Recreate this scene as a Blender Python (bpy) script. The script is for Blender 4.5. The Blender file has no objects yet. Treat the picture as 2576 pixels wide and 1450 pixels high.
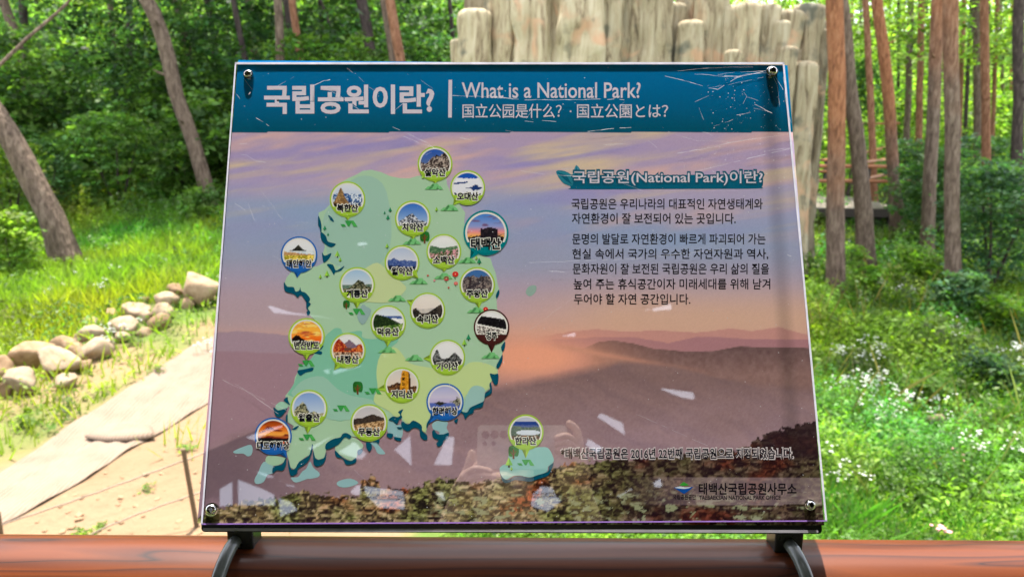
import bpy, bmesh, math, random
import numpy as np
from mathutils import Vector, Matrix, noise as mnoise
from mathutils.geometry import tessellate_polygon, delaunay_2d_cdt
random.seed(7); RNG = np.random.default_rng(11)
SC = bpy.context.scene
COL = SC.collection
rad = math.radians

# ---------------------------------------------------------------- camera, sky, sun, exposure
FPX, CX, CY = 1860.0, 1287.5, 725.0            # focal length and centre in units of a 2575 px wide picture
PITCH, ROLL = rad(11.5), rad(0.37)
EYE = Vector((0.0, 0.0, 1.55))
cam = bpy.data.cameras.new('camera'); camo = bpy.data.objects.new('camera', cam); COL.objects.link(camo)
CAMR = (Matrix.Rotation(math.pi/2 - PITCH, 3, 'X') @ Matrix.Rotation(ROLL, 3, 'Z'))
camo.matrix_world = Matrix.Translation(EYE) @ CAMR.to_4x4()
cam.sensor_width = 36; cam.lens = FPX/2575*36; cam.clip_start = .01; cam.clip_end = 600
cam.dof.use_dof = True; cam.dof.focus_distance = .755; cam.dof.aperture_fstop = 9.0
SC.camera = camo

SUN_EL, SUN_AZ = 77.5, -14.0                    # azimuth measured from +Y towards +X
world = bpy.data.worlds.new('World'); SC.world = world; world.use_nodes = True
wn = world.node_tree.nodes; wl = world.node_tree.links; wn.clear()
wo = wn.new('ShaderNodeOutputWorld'); wb = wn.new('ShaderNodeBackground'); sky = wn.new('ShaderNodeTexSky')
sky.sky_type = 'NISHITA'; sky.sun_disc = False; sky.sun_elevation = rad(SUN_EL); sky.sun_rotation = rad(SUN_AZ)
sky.dust_density = 3.0; sky.air_density = 1.0
wb.inputs[1].default_value = .15
cl_ = wn.new('ShaderNodeTexNoise'); cl_.inputs['Scale'].default_value = 2.2; cl_.inputs['Detail'].default_value = 7
tcw = wn.new('ShaderNodeTexCoord'); wl.new(tcw.outputs['Generated'], cl_.inputs['Vector'])
cr_ = wn.new('ShaderNodeMapRange'); cr_.inputs[1].default_value = .3; cr_.inputs[2].default_value = .6; cr_.inputs[3].default_value = .3; cr_.inputs[4].default_value = .8
wl.new(cl_.outputs[0], cr_.inputs[0]); wm = wn.new('ShaderNodeMix'); wm.data_type = 'RGBA'; wm.inputs[7].default_value = (8.3, 8.6, 9.4, 1)
wl.new(cr_.outputs[0], wm.inputs[0]); wl.new(sky.outputs[0], wm.inputs[6])
wl.new(wm.outputs[2], wb.inputs[0]); wl.new(wb.outputs[0], wo.inputs[0])
sun = bpy.data.lights.new('sun', 'SUN'); suno = bpy.data.objects.new('sun', sun); COL.objects.link(suno)
sun.energy = 5.0; sun.angle = rad(.5); sun.color = (1, .95, .87)
sdir = Vector((math.sin(rad(SUN_AZ))*math.cos(rad(SUN_EL)), math.cos(rad(SUN_AZ))*math.cos(rad(SUN_EL)), math.sin(rad(SUN_EL))))
suno.rotation_euler = sdir.to_track_quat('Z', 'Y').to_euler(); suno.location = (0, 0, 40)
vs = SC.view_settings; vs.view_transform = 'Standard'; vs.look = 'None'; vs.gamma = 1; vs.exposure = 1.58; vs.use_curve_mapping = False
SC.display_settings.display_device = 'sRGB'

# ---------------------------------------------------------------- helpers
def s2l(c):
    c = np.asarray(c, float)/255.0
    return np.where(c <= .04045, c/12.92, ((c+.055)/1.055)**2.4)

def px_dir(x, y):
    return (CAMR @ Vector(((x-CX)/FPX, -(y-CY)/FPX, -1.0)))

def P(x, y, D):                                  # the point seen at (x, y) at world distance D along +Y
    d = px_dir(x, y); return EYE + d*((D-EYE.y)/d.y)

def tag(o, label=None, cat=None, group=None, kind=None):
    if label: o['label'] = label
    if cat: o['category'] = cat
    if group: o['group'] = group
    if kind: o['kind'] = kind
    return o

def empty(name, loc, label=None, cat=None, group=None):
    o = bpy.data.objects.new(name, None); o.empty_display_size = .1; COL.objects.link(o)
    o.location = loc; return tag(o, label, cat, group)

def link(name, me, mat=None, parent=None):
    o = bpy.data.objects.new(name, me); COL.objects.link(o)
    if mat is not None and len(me.materials) == 0: me.materials.append(mat)
    if parent is not None: o.parent = parent
    return o

def mesh(name, verts, faces, mat=None, parent=None, vcol=None, smooth=False):
    me = bpy.data.meshes.new(name)
    v = np.asarray(verts, np.float32).reshape(-1, 3)
    if isinstance(faces, np.ndarray):
        n, k = faces.shape
        me.vertices.add(len(v)); me.vertices.foreach_set('co', v.ravel())
        me.loops.add(n*k); me.loops.foreach_set('vertex_index', faces.astype(np.int32).ravel())
        me.polygons.add(n); me.polygons.foreach_set('loop_start', np.arange(0, n*k, k, dtype=np.int32))
        me.update(calc_edges=True)
    else:
        me.from_pydata([tuple(map(float, a)) for a in v], [], faces)
    if vcol is not None:
        ca = me.color_attributes.new('Col', 'FLOAT_COLOR', 'POINT')
        c = np.ones((len(v), 4), np.float32); c[:, :3] = np.asarray(vcol, np.float32).reshape(-1, 3) if np.ndim(vcol) > 1 else np.asarray(vcol, np.float32)
        ca.data.foreach_set('color', c.ravel())
    if smooth: me.polygons.foreach_set('use_smooth', np.ones(len(me.polygons), bool))
    me.validate() if not isinstance(faces, np.ndarray) else None
    return link(name, me, mat, parent)

class MB:                                        # collects shapes into one mesh
    def __init__(s): s.v = []; s.f = []
    def add(s, v, f):
        n = len(s.v); s.v += [tuple(a) for a in v]; s.f += [tuple(i+n for i in q) for q in f]; return s
    def box(s, c, d, R=None, bev=0.0):
        c = Vector(c); h = Vector(d)/2
        bm = bmesh.new(); bmesh.ops.create_cube(bm, size=1)
        for v in bm.verts: v.co = Vector((v.co.x*d[0], v.co.y*d[1], v.co.z*d[2]))
        if bev > 0: bmesh.ops.bevel(bm, geom=bm.edges[:], offset=bev, segments=2, affect='EDGES', profile=.6)
        bm.verts.index_update()
        vv = [(R @ v.co if R else v.co) + c for v in bm.verts]; ff = [[v.index for v in f.verts] for f in bm.faces]
        bm.free(); return s.add(vv, ff)
    def tube(s, pts, rads, n=10, cap=True):
        pts = [Vector(p) for p in pts]
        if not hasattr(rads, '__len__'): rads = [rads]*len(pts)
        vv = []; ff = []; prev = None
        for i, p in enumerate(pts):
            t = (pts[min(i+1, len(pts)-1)] - pts[max(i-1, 0)]).normalized()
            if prev is None:
                a = Vector((1, 0, 0)) if abs(t.x) < .8 else Vector((0, 1, 0))
                u = t.cross(a).normalized()
            else: u = (prev - t*prev.dot(t)).normalized()
            w = t.cross(u); prev = u
            for k in range(n):
                an = 2*math.pi*k/n; vv.append(p + (u*math.cos(an)+w*math.sin(an))*rads[i])
        for i in range(len(pts)-1):
            for k in range(n):
                a = i*n+k; b = i*n+(k+1) % n; ff.append((a, b, b+n, a+n))
        if cap: ff.append(tuple(range(n))[::-1]); ff.append(tuple((len(pts)-1)*n+k for k in range(n)))
        return s.add(vv, ff)
    def build(s, name, mat, parent=None, smooth=False, vcol=None):
        o = mesh(name, s.v, s.f, mat, parent, vcol, False)
        if smooth:
            o.data.polygons.foreach_set('use_smooth', np.ones(len(o.data.polygons), bool))
            try: o.data.set_sharp_from_angle(angle=rad(40))
            except Exception: pass
        return o

# value noise
_tab = np.random.default_rng(5).random((256, 256))
def vn(x, y, s=0):
    x = np.asarray(x, float)+s*17.3; y = np.asarray(y, float)+s*9.7
    xi = np.floor(x).astype(int); yi = np.floor(y).astype(int); fx = x-xi; fy = y-yi
    fx = fx*fx*(3-2*fx); fy = fy*fy*(3-2*fy)
    a = _tab[xi % 256, yi % 256]; b = _tab[(xi+1) % 256, yi % 256]; c = _tab[xi % 256, (yi+1) % 256]; d = _tab[(xi+1) % 256, (yi+1) % 256]
    return (a*(1-fx)+b*fx)*(1-fy)+(c*(1-fx)+d*fx)*fy
def fbm(x, y, o=4, s=0):
    t = 0; a = .5; n = 0
    for i in range(o):
        t = t+a*vn(x*2**i, y*2**i, s+i*3); n += a; a *= .5
    return t/n
def mixc(a, b, t):
    t = np.clip(t, 0, 1)[..., None]; return a*(1-t)+b*t

# ---------------------------------------------------------------- materials
def mat_new(name):
    m = bpy.data.materials.new(name); m.use_nodes = True
    nt = m.node_tree; b = nt.nodes['Principled BSDF']; return m, nt, b
def N(nt, t, **k):
    n = nt.nodes.new(t)
    for a, b in k.items():
        if a in ('operation', 'blend_type', 'data_type', 'attribute_name', 'noise_dimensions', 'wave_type', 'bands_direction', 'feature', 'distribution'): setattr(n, a, b)
        else: n.inputs[a].default_value = b
    return n
def ramp(nt, fac, stops):
    r = nt.nodes.new('ShaderNodeValToRGB'); e = r.color_ramp.elements
    while len(e) < len(stops): e.new(.5)
    for i, (p, c) in enumerate(stops): e[i].position = p; e[i].color = (*c, 1)
    nt.links.new(fac, r.inputs[0]); return r
def plain(name, c, rough=.5, metal=0, spec=.5, coat=0):
    m, nt, b = mat_new(name); b.inputs['Base Color'].default_value = (*c, 1); b.inputs['Roughness'].default_value = rough
    b.inputs['Metallic'].default_value = metal; b.inputs['Specular IOR Level'].default_value = spec; b.inputs['Coat Weight'].default_value = coat
    # fine wear so that no surface is perfectly uniform
    tc = N(nt, 'ShaderNodeTexCoord'); no = N(nt, 'ShaderNodeTexNoise', Scale=60.0, Detail=5.0)
    nt.links.new(tc.outputs['Object'], no.inputs['Vector'])
    r = ramp(nt, no.outputs[0], [(.3, tuple(x*.82 for x in c)), (.7, tuple(min(1, x*1.12) for x in c))])
    nt.links.new(r.outputs[0], b.inputs['Base Color'])
    mr = N(nt, 'ShaderNodeMath', operation='MULTIPLY_ADD'); mr.inputs[1].default_value = .2; mr.inputs[2].default_value = max(.02, rough-.1)
    nt.links.new(no.outputs[0], mr.inputs[0]); nt.links.new(mr.outputs[0], b.inputs['Roughness'])
    return m

INK = 1.0
def attr_mat(name, rough=.6, spec=.3, transl=0.0, bump=0, bscale=30, gain=1.0):
    m, nt, b = mat_new(name)
    a = N(nt, 'ShaderNodeAttribute', attribute_name='Col')
    src = a.outputs['Color']
    nt.links.new(src, b.inputs['Base Color'])
    b.inputs['Roughness'].default_value = rough; b.inputs['Specular IOR Level'].default_value = spec
    if bump:
        tc = N(nt, 'ShaderNodeTexCoord'); no = N(nt, 'ShaderNodeTexNoise', Scale=float(bscale), Detail=8.0)
        nt.links.new(tc.outputs['Object'], no.inputs['Vector'])
        bp = N(nt, 'ShaderNodeBump', Strength=bump, Distance=.05); nt.links.new(no.outputs[0], bp.inputs['Height']); nt.links.new(bp.outputs[0], b.inputs['Normal'])
    if transl:
        tr = N(nt, 'ShaderNodeBsdfTranslucent'); mx = N(nt, 'ShaderNodeMixShader'); mx.inputs[0].default_value = transl
        mc = N(nt, 'ShaderNodeMix', data_type='RGBA', blend_type='MULTIPLY'); mc.inputs[0].default_value = 1
        nt.links.new(src, mc.inputs[6]); mc.inputs[7].default_value = (1.6, 1.9, .7, 1)
        nt.links.new(mc.outputs[2], tr.inputs[0])
        out = [n for n in nt.nodes if n.type == 'OUTPUT_MATERIAL'][0]
        nt.links.new(b.outputs[0], mx.inputs[1]); nt.links.new(tr.outputs[0], mx.inputs[2]); nt.links.new(mx.outputs[0], out.inputs[0])
    return m
M_PRINT = attr_mat('printed_ink', .8, .0)
M_LEAF = attr_mat('leaf', .55, .22, transl=.45)
M_GRASS = attr_mat('grass', .5, .35, transl=.45)
M_GROUND = attr_mat('ground', .95, .1, bump=.9, bscale=9)
M_STONE, nt, b = mat_new('stone')
tc = N(nt, 'ShaderNodeTexCoord'); no = N(nt, 'ShaderNodeTexNoise', Scale=6.0, Detail=9.0, Roughness=.65); nt.links.new(tc.outputs['Object'], no.inputs[0])
r = ramp(nt, no.outputs[0], [(.25, (.08, .058, .038)), (.42, (.25, .175, .105)), (.6, (.36, .27, .18)), (.8, (.42, .35, .265))])
oi = N(nt, 'ShaderNodeObjectInfo'); hv = ramp(nt, oi.outputs['Random'], [(0, (.62, .52, .42)), (.35, (1, .86, .70)), (.6, (.78, .78, .78)), (1, (1.0, 1.0, .96))])
mxs = N(nt, 'ShaderNodeMix', data_type='RGBA', blend_type='MULTIPLY'); mxs.inputs[0].default_value = 1; nt.links.new(r.outputs[0], mxs.inputs[6]); nt.links.new(hv.outputs[0], mxs.inputs[7])
nt.links.new(mxs.outputs[2], b.inputs[0]); b.inputs['Roughness'].default_value = .9
bp = N(nt, 'ShaderNodeBump', Strength=.7, Distance=.04); nt.links.new(no.outputs[0], bp.inputs['Height']); nt.links.new(bp.outputs[0], b.inputs['Normal'])

def bark(name, c1, c2, c3, ztint=None):
    m, nt, b = mat_new(name)
    tc = N(nt, 'ShaderNodeTexCoord'); mp = N(nt, 'ShaderNodeMapping'); mp.inputs['Scale'].default_value = (14, 14, 3.2)
    nt.links.new(tc.outputs['Object'], mp.inputs[0])
    vo = N(nt, 'ShaderNodeTexVoronoi', Scale=1.4); no = N(nt, 'ShaderNodeTexNoise', Scale=1.2, Detail=8.0, Roughness=.7, Distortion=.6)
    nt.links.new(mp.outputs[0], vo.inputs['Vector']); nt.links.new(mp.outputs[0], no.inputs['Vector'])
    mx = N(nt, 'ShaderNodeMath', operation='MULTIPLY'); nt.links.new(no.outputs[0], mx.inputs[0]); mx.inputs[1].default_value = 1.0
    r = ramp(nt, mx.outputs[0], [(.3, c1), (.5, c2), (.68, c3)])
    col = r.outputs[0]
    if ztint:                                     # pine bark turns orange higher up the stem
        se = N(nt, 'ShaderNodeSeparateXYZ'); nt.links.new(tc.outputs['Object'], se.inputs[0])
        n2 = N(nt, 'ShaderNodeTexNoise', Scale=1.1, Detail=4.0); nt.links.new(tc.outputs['Object'], n2.inputs['Vector'])
        a = N(nt, 'ShaderNodeMath', operation='MULTIPLY_ADD'); a.inputs[1].default_value = 2.5
        nt.links.new(n2.outputs[0], a.inputs[0]); nt.links.new(se.outputs[2], a.inputs[2])
        mr = N(nt, 'ShaderNodeMapRange'); mr.inputs[1].default_value = ztint[0]; mr.inputs[2].default_value = ztint[1]
        nt.links.new(a.outputs[0], mr.inputs[0])
        r2 = ramp(nt, no.outputs[0], [(.3, (.08, .033, .018)), (.5, (.28, .115, .055)), (.7, (.38, .19, .10))])
        mc = N(nt, 'ShaderNodeMix', data_type='RGBA'); nt.links.new(mr.outputs[0], mc.inputs[0]); nt.links.new(col, mc.inputs[6]); nt.links.new(r2.outputs[0], mc.inputs[7]); col = mc.outputs[2]
    nt.links.new(col, b.inputs[0]); b.inputs['Roughness'].default_value = .92; b.inputs['Specular IOR Level'].default_value = .15
    ad = N(nt, 'ShaderNodeMath', operation='ADD'); nt.links.new(vo.outputs[0], ad.inputs[0]); nt.links.new(no.outputs[0], ad.inputs[1])
    bp = N(nt, 'ShaderNodeBump', Strength=.9, Distance=.03); nt.links.new(ad.outputs[0], bp.inputs['Height']); nt.links.new(bp.outputs[0], b.inputs['Normal'])
    return m
M_BARK = bark('grey_brown_bark', (.038, .026, .020), (.135, .096, .070), (.24, .18, .135))
M_BARKP = bark('pine_bark', (.04, .026, .02), (.135, .092, .068), (.24, .175, .13), ztint=(2.9, 4.6))
M_BARKQ = bark('tall_pine_bark', (.045, .03, .023), (.145, .102, .076), (.25, .19, .145), ztint=(4.6, 7.2))
M_BARKO = bark('orange_pine_bark', (.07, .033, .022), (.24, .11, .06), (.36, .20, .125))
M_BARKD = bark('dark_bark', (.02, .016, .014), (.06, .045, .04), (.12, .095, .08))

def log_mat(name, tint):
    m, nt, b = mat_new(name)
    tc = N(nt, 'ShaderNodeTexCoord'); mp = N(nt, 'ShaderNodeMapping'); mp.inputs['Scale'].default_value = (5.5, 5.5, .9)
    nt.links.new(tc.outputs['Object'], mp.inputs[0])
    no = N(nt, 'ShaderNodeTexNoise', Scale=1.0, Detail=9.0, Roughness=.72, Distortion=1.2); nt.links.new(mp.outputs[0], no.inputs['Vector'])
    r = ramp(nt, no.outputs[0], [(.32, (.060, .045, .028)), (.40, (.27*tint, .20*tint, .115*tint)), (.50, (.47*tint, .385*tint, .235*tint)), (.70, (.60*tint, .52*tint, .36*tint))])
    n2 = N(nt, 'ShaderNodeTexNoise', Scale=1.4, Detail=5.0, Distortion=.8); nt.links.new(tc.outputs['Object'], n2.inputs['Vector'])
    f = ramp(nt, n2.outputs[0], [(.56, (0, 0, 0)), (.66, (1, 1, 1))])
    mc = N(nt, 'ShaderNodeMix', data_type='RGBA'); nt.links.new(f.outputs[0], mc.inputs[0]); nt.links.new(r.outputs[0], mc.inputs[6]); mc.inputs[7].default_value = (.50, .31, .18, 1)
    n3 = N(nt, 'ShaderNodeTexNoise', Scale=2.3, Detail=6.0); nt.links.new(tc.outputs['Object'], n3.inputs['Vector'])
    f3 = ramp(nt, n3.outputs[0], [(.30, (1, 1, 1)), (.42, (0, 0, 0))])
    m3 = N(nt, 'ShaderNodeMix', data_type='RGBA'); nt.links.new(f3.outputs[0], m3.inputs[0]); nt.links.new(mc.outputs[2], m3.inputs[6]); m3.inputs[7].default_value = (.12, .115, .08, 1)
    nt.links.new(m3.outputs[2], b.inputs[0]); b.inputs['Roughness'].default_value = .9
    bp = N(nt, 'ShaderNodeBump', Strength=.8, Distance=.05); nt.links.new(no.outputs[0], bp.inputs['Height']); nt.links.new(bp.outputs[0], b.inputs['Normal'])
    return m
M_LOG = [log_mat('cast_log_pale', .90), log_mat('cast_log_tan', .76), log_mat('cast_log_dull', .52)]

# rail: printed wood grain under a gloss coat
M_RAIL, nt, b = mat_new('wood_grain_tube')
tc = N(nt, 'ShaderNodeTexCoord'); mp = N(nt, 'ShaderNodeMapping'); mp.inputs['Scale'].default_value = (1.5, 26, 26)
nt.links.new(tc.outputs['Object'], mp.inputs[0])
n1 = N(nt, 'ShaderNodeTexNoise', Scale=.9, Detail=2.0, Distortion=.3); nt.links.new(mp.outputs[0], n1.inputs['Vector'])
mm = N(nt, 'ShaderNodeMath', operation='MULTIPLY'); mm.inputs[1].default_value = 7.0; nt.links.new(n1.outputs[0], mm.inputs[0])
fr = N(nt, 'ShaderNodeMath', operation='FRACT'); nt.links.new(mm.outputs[0], fr.inputs[0])
r = ramp(nt, fr.outputs[0], [(0, (.020, .006, .003)), (.035, (.062, .0135, .003)), (.3, (.118, .026, .003)), (.6, (.100, .021, .003)), (.96, (.062, .0135, .003)), (1, (.020, .006, .003))])
nt.links.new(r.outputs[0], b.inputs[0]); b.inputs['Roughness'].default_value = .5; b.inputs['Specular IOR Level'].default_value = .2; b.inputs['Coat Weight'].default_value = .28; b.inputs['Coat Roughness'].default_value = .18
n4 = N(nt, 'ShaderNodeTexNoise', Scale=90.0, Detail=4.0); nt.links.new(tc.outputs['Object'], n4.inputs['Vector'])
bp = N(nt, 'ShaderNodeBump', Strength=.06, Distance=.001); nt.links.new(n4.outputs[0], bp.inputs['Height']); nt.links.new(bp.outputs[0], b.inputs['Normal'])

# clear acrylic sheet
M_ACR = bpy.data.materials.new('clear_acrylic'); M_ACR.use_nodes = True; nt = M_ACR.node_tree; nt.nodes.clear()
out = N(nt, 'ShaderNodeOutputMaterial'); tr = N(nt, 'ShaderNodeBsdfTransparent'); gl = N(nt, 'ShaderNodeBsdfGlossy', Roughness=.015); mx = N(nt, 'ShaderNodeMixShader'); lw = N(nt, 'ShaderNodeLayerWeight', Blend=.5); pw = N(nt, 'ShaderNodeMath', operation='POWER'); pw.inputs[1].default_value = 5.0; nt.links.new(lw.outputs['Facing'], pw.inputs[0]); fz = N(nt, 'ShaderNodeMath', operation='MULTIPLY_ADD'); fz.inputs[1].default_value = .55; fz.inputs[2].default_value = .08; nt.links.new(pw.outputs[0], fz.inputs[0])
tr.inputs[0].default_value = (.985, .98, .985, 1)
fm = N(nt, 'ShaderNodeMath', operation='MULTIPLY'); fm.inputs[1].default_value = 1.7
nt.links.new(fz.outputs[0], fm.inputs[0]); nt.links.new(fm.outputs[0], mx.inputs[0]); nt.links.new(tr.outputs[0], mx.inputs[1]); nt.links.new(gl.outputs[0], mx.inputs[2]); nt.links.new(mx.outputs[0], out.inputs[0])
M_EDGE = plain('acrylic_edge', (.70, .70, .84), .25); M_EDGEP = plain('violet_edge', (.33, .18, .60), .2)  # violet glow of the bottom edge, painted as plain colour
M_BLACK = plain('black_plate', (.008, .008, .009), .3)
M_STEEL = plain('stainless', (.62, .60, .57), .16, metal=1)
M_GREYROD = plain('grey_hose', (.10, .108, .10), .22)
M_SCR = plain('scratch', (.62, .62, .68), .5)

# ---------------------------------------------------------------- terrain
YL = [(-30, -2.2), (0, -1.9), (5.5, -1.6), (9, -1.18), (13, -.5), (18, -.2), (24, .6), (32, 2.4), (45, 5.6), (70, 11), (140, 26)]
YR = [(-30, -2.2), (0, -1.9), (5.5, -1.62), (9, -1.45), (13, -1.17), (18, -.75), (24, -.4), (32, .2), (45, 1.6), (70, 5), (140, 20)]
def sm(tab, y):
    a = np.array(tab); r = 0
    for d in (-1.2, -.6, 0, .6, 1.2): r = r+np.interp(y+d, a[:, 0], a[:, 1])
    return r/5
def hz(x, y):
    x = np.asarray(x, float); y = np.asarray(y, float)
    s = np.clip((x+1.0+.06*y)/(4+.12*y), 0, 1); s = s*s*(3-2*s)
    h = sm(YL, y)*(1-s)+sm(YR, y)*s
    return h+(fbm(x*.35, y*.35, 3, 2)-.5)*.28+(fbm(x*1.7, y*1.7, 2, 4)-.5)*.07
def at(px, py, dmax=130):
    d = px_dir(px, py); t = np.linspace(2.5, dmax, 2600)/d.y
    z = EYE.z+t*d.z; g = z-hz(EYE.x+t*d.x, t*d.y); k = np.where(g < 0)[0]
    if len(k) == 0: k = [len(t)-1]
    i = k[0]; return Vector((EYE.x+t[i]*d.x, t[i]*d.y, EYE.z+t[i]*d.z))
def drop(x, y, dz=0.0): return Vector((x, y, float(hz(x, y))+dz))

# path edges traced on the slope
UP = [at(*p) for p in [(-330, 1400), (-120, 1275), (0, 1192), (130, 1102), (250, 1022), (380, 934), (480, 872), (560, 832), (720, 762)]]
LO = [at(*p) for p in [(-330, 1560), (-120, 1390), (0, 1333), (117, 1266), (211, 1213), (278, 1172), (370, 1113), (431, 1077), (560, 1000)]]
def inpoly(x, y, poly):
    r = np.zeros(np.shape(x), bool); n = len(poly)
    for i in range(n):
        a = poly[i]; b = poly[(i+1) % n]
        c = ((a[1] > y) != (b[1] > y)) & (x < (b[0]-a[0])*(y-a[1])/((b[1]-a[1]) or 1e-9)+a[0]); r ^= c
    return r
PATHPOLY = [(p.x, p.y) for p in UP]+[(p.x, p.y) for p in LO[::-1]]
SOILPOLY = [(p.x, p.y) for p in LO]+[(at(*q).x, at(*q).y) for q in [(700, 930), (900, 1180), (1060, 1345)]]+[(-1, 2.2), (-9, 1.5), (-12, 3)]
BAREPOLY = [(at(*q).x, at(*q).y) for q in [(0, 930), (120, 885), (260, 830), (400, 765), (540, 715)]]+[(p.x, p.y) for p in UP[::-1][1:]]

gx = np.concatenate([np.linspace(-120, -24, 24)[:-1], np.linspace(-24, 22, 230), np.linspace(22, 120, 24)[1:]])
gy = np.concatenate([np.linspace(-60, 1, 24)[:-1], np.linspace(1, 26, 190), np.linspace(26, 200, 70)[1:]])
GX, GY = np.meshgrid(gx, gy); GZ = hz(GX, GY)
nx, ny = len(gx), len(gy)
idx = np.arange(nx*ny).reshape(ny, nx)
F = np.stack([idx[:-1, :-1], idx[:-1, 1:], idx[1:, 1:], idx[1:, :-1]], -1).reshape(-1, 4)
soil = np.array((.205, .138, .082)); green = np.array((.085, .13, .028)); leafy = np.array((.055, .05, .025)); drygr = np.array((.20, .19, .07))
m1 = fbm(GX*.8, GY*.8, 4, 7)
gc = mixc(np.broadcast_to(green, GX.shape+(3,)), drygr, (m1-.5)*4)
gc = mixc(gc, leafy, (GY-17)/3)
sp = inpoly(GX, GY, SOILPOLY) | inpoly(GX, GY, PATHPOLY)
gc[sp] = mixc(np.broadcast_to(soil, GX.shape+(3,)), np.array((.16, .092, .048)), (m1-.48)*3)[sp]
bp_ = inpoly(GX, GY, BAREPOLY); gc[bp_] = mixc(np.broadcast_to(np.array((.21, .145, .078)), GX.shape+(3,)), green, (m1-.5)*5)[bp_]
g = mesh('ground', np.stack([GX, GY, GZ], -1).reshape(-1, 3), F, M_GROUND, vcol=gc.reshape(-1, 3), smooth=True); tag(g, kind='structure')

# coir mats laid on the path
def resample(pts, n):
    L = [0]
    for a, b in zip(pts[:-1], pts[1:]): L.append(L[-1]+(b-a).length)
    t = np.linspace(0, L[-1], n); A = np.array([tuple(p) for p in pts])
    return np.stack([np.interp(t, L, A[:, k]) for k in range(3)], -1)
M_MAT, nt, b = mat_new('coir_mat')
tc = N(nt, 'ShaderNodeTexCoord'); wv = N(nt, 'ShaderNodeTexWave', Scale=9.0, Distortion=2.0, Detail=3.0); nt.links.new(tc.outputs['Object'], wv.inputs[0])
no = N(nt, 'ShaderNodeTexNoise', Scale=3.0, Detail=9.0, Roughness=.7); nt.links.new(tc.outputs['Object'], no.inputs['Vector'])
ad = N(nt, 'ShaderNodeMath', operation='MULTIPLY_ADD'); ad.inputs[1].default_value = .35; nt.links.new(wv.outputs[1], ad.inputs[0]); nt.links.new(no.outputs[0], ad.inputs[2])
r = ramp(nt, ad.outputs[0], [(.25, (.105, .068, .042)), (.5, (.172, .120, .082)), (.85, (.215, .158, .115))]); nt.links.new(r.outputs[0], b.inputs[0]); b.inputs['Roughness'].default_value = 1
bp = N(nt, 'ShaderNodeBump', Strength=.5, Distance=.02); nt.links.new(ad.outputs[0], bp.inputs['Height']); nt.links.new(bp.outputs[0], b.inputs['Normal'])
A, B = resample(UP, 60), resample(LO, 60)
pathroot = empty('path', (0, 0, 0)); tag(pathroot, kind='structure')
def strip(t0, t1, name, lift, i0=0, i1=60, parent=pathroot):
    n = 14; v = []
    for i in range(i0, i1):
        for k in range(n):
            t = t0+(t1-t0)*k/(n-1); p = A[i]*(1-t)+B[i]*t
            e = .012*math.sin(i*.9+k*.5)+(.0 if 0 < k < n-1 else -.02)
            v.append((p[0], p[1], float(hz(p[0], p[1]))+lift+e*.6))
    q = [(a*n+k, a*n+k+1, (a+1)*n+k+1, (a+1)*n+k) for a in range(i1-i0-1) for k in range(n-1)]
    o = mesh(name, v, q, M_MAT, parent, smooth=True)
    return o
strip(.03, .50, 'coir_mat', .022, 0, 60); strip(.48, .99, 'coir_mat', .032, 0, 60)
# curled mat flap overlapping near the lower seam
fl = [at(*p) for p in [(215, 1112), (262, 1121), (320, 1120), (372, 1114), (392, 1108), (382, 1088), (330, 1080), (270, 1085)]]
c0 = sum(fl, Vector())/len(fl); v = [c0+Vector((0, 0, .10))]; nfl = len(fl)
for ring, dz in ((.55, .11), (.85, .10), (1.0, .075)):
    for p in fl: v.append(c0+(p-c0)*ring+Vector((0, 0, dz)))
for p in fl: v.append(c0+(p-c0)*1.0+Vector((0, 0, .05)))
f = [(0, 1+k, 1+(k+1) % nfl) for k in range(nfl)]
for r_ in range(3): f += [(1+r_*nfl+k, 1+(r_+1)*nfl+k, 1+(r_+1)*nfl+(k+1) % nfl, 1+r_*nfl+(k+1) % nfl) for k in range(nfl)]
mesh('mat_flap', v, f, M_MAT, pathroot, smooth=True)

# ---------------------------------------------------------------- foliage generators (numpy)
def leaf_arrays(C, NRM, S, asp, COLR, fold=.0):
    n = len(C)
    r = RNG.normal(size=(n, 3)); t = np.cross(NRM, r); t /= np.linalg.norm(t, axis=1)[:, None]+1e-9
    b = np.cross(NRM, t)
    S = np.asarray(S).reshape(-1, 1); w = S*np.asarray(asp).reshape(-1, 1)*.5
    v = np.empty((n, 4, 3)); v[:, 0] = C-t*S*.5; v[:, 1] = C+b*w+NRM*w*fold; v[:, 2] = C+t*S*.5-NRM*S*.12; v[:, 3] = C-b*w+NRM*w*fold
    f = np.arange(n*4).reshape(n, 4)
    return v.reshape(-1, 3), f, np.repeat(COLR, 4, 0)
def spray_leaves(centers, per, R, size, base, var=.35, flat=.25, warm=None, tilt=.5):
    n = len(centers); ce = np.repeat(centers, per, 0); m = len(ce)
    ang = RNG.random(m)*2*np.pi; rr = np.sqrt(RNG.random(m))*np.repeat(R*(.6+.8*RNG.random(n)), per)
    slope = np.repeat(RNG.normal(size=(n, 2))*.3, per, 0)
    off = np.stack([np.cos(ang)*rr, np.sin(ang)*rr, RNG.normal(size=m)*R*flat*.4], -1)
    off[:, 2] += off[:, 0]*slope[:, 0]+off[:, 1]*slope[:, 1]-rr*.25
    C = ce+off
    nr = np.stack([RNG.normal(size=m)*tilt, RNG.normal(size=m)*tilt, np.ones(m)], -1); nr[:, :2] += -slope; nr /= np.linalg.norm(nr, axis=1)[:, None]
    base = np.asarray(base, float)
    k = np.repeat(1+var*(RNG.random(n)-.5)*1.6, per)*(1+var*(RNG.random(m)-.5))
    hue = np.repeat(RNG.random(n), per)[:, None]
    col = base*k[:, None]*(1+np.array((.45, .10, -.2))*(hue-.5))
    return leaf_arrays(C, nr, size*(.6+.8*RNG.random(m)), .5+.2*RNG.random(m), np.clip(col, .003, 1), .15)
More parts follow.
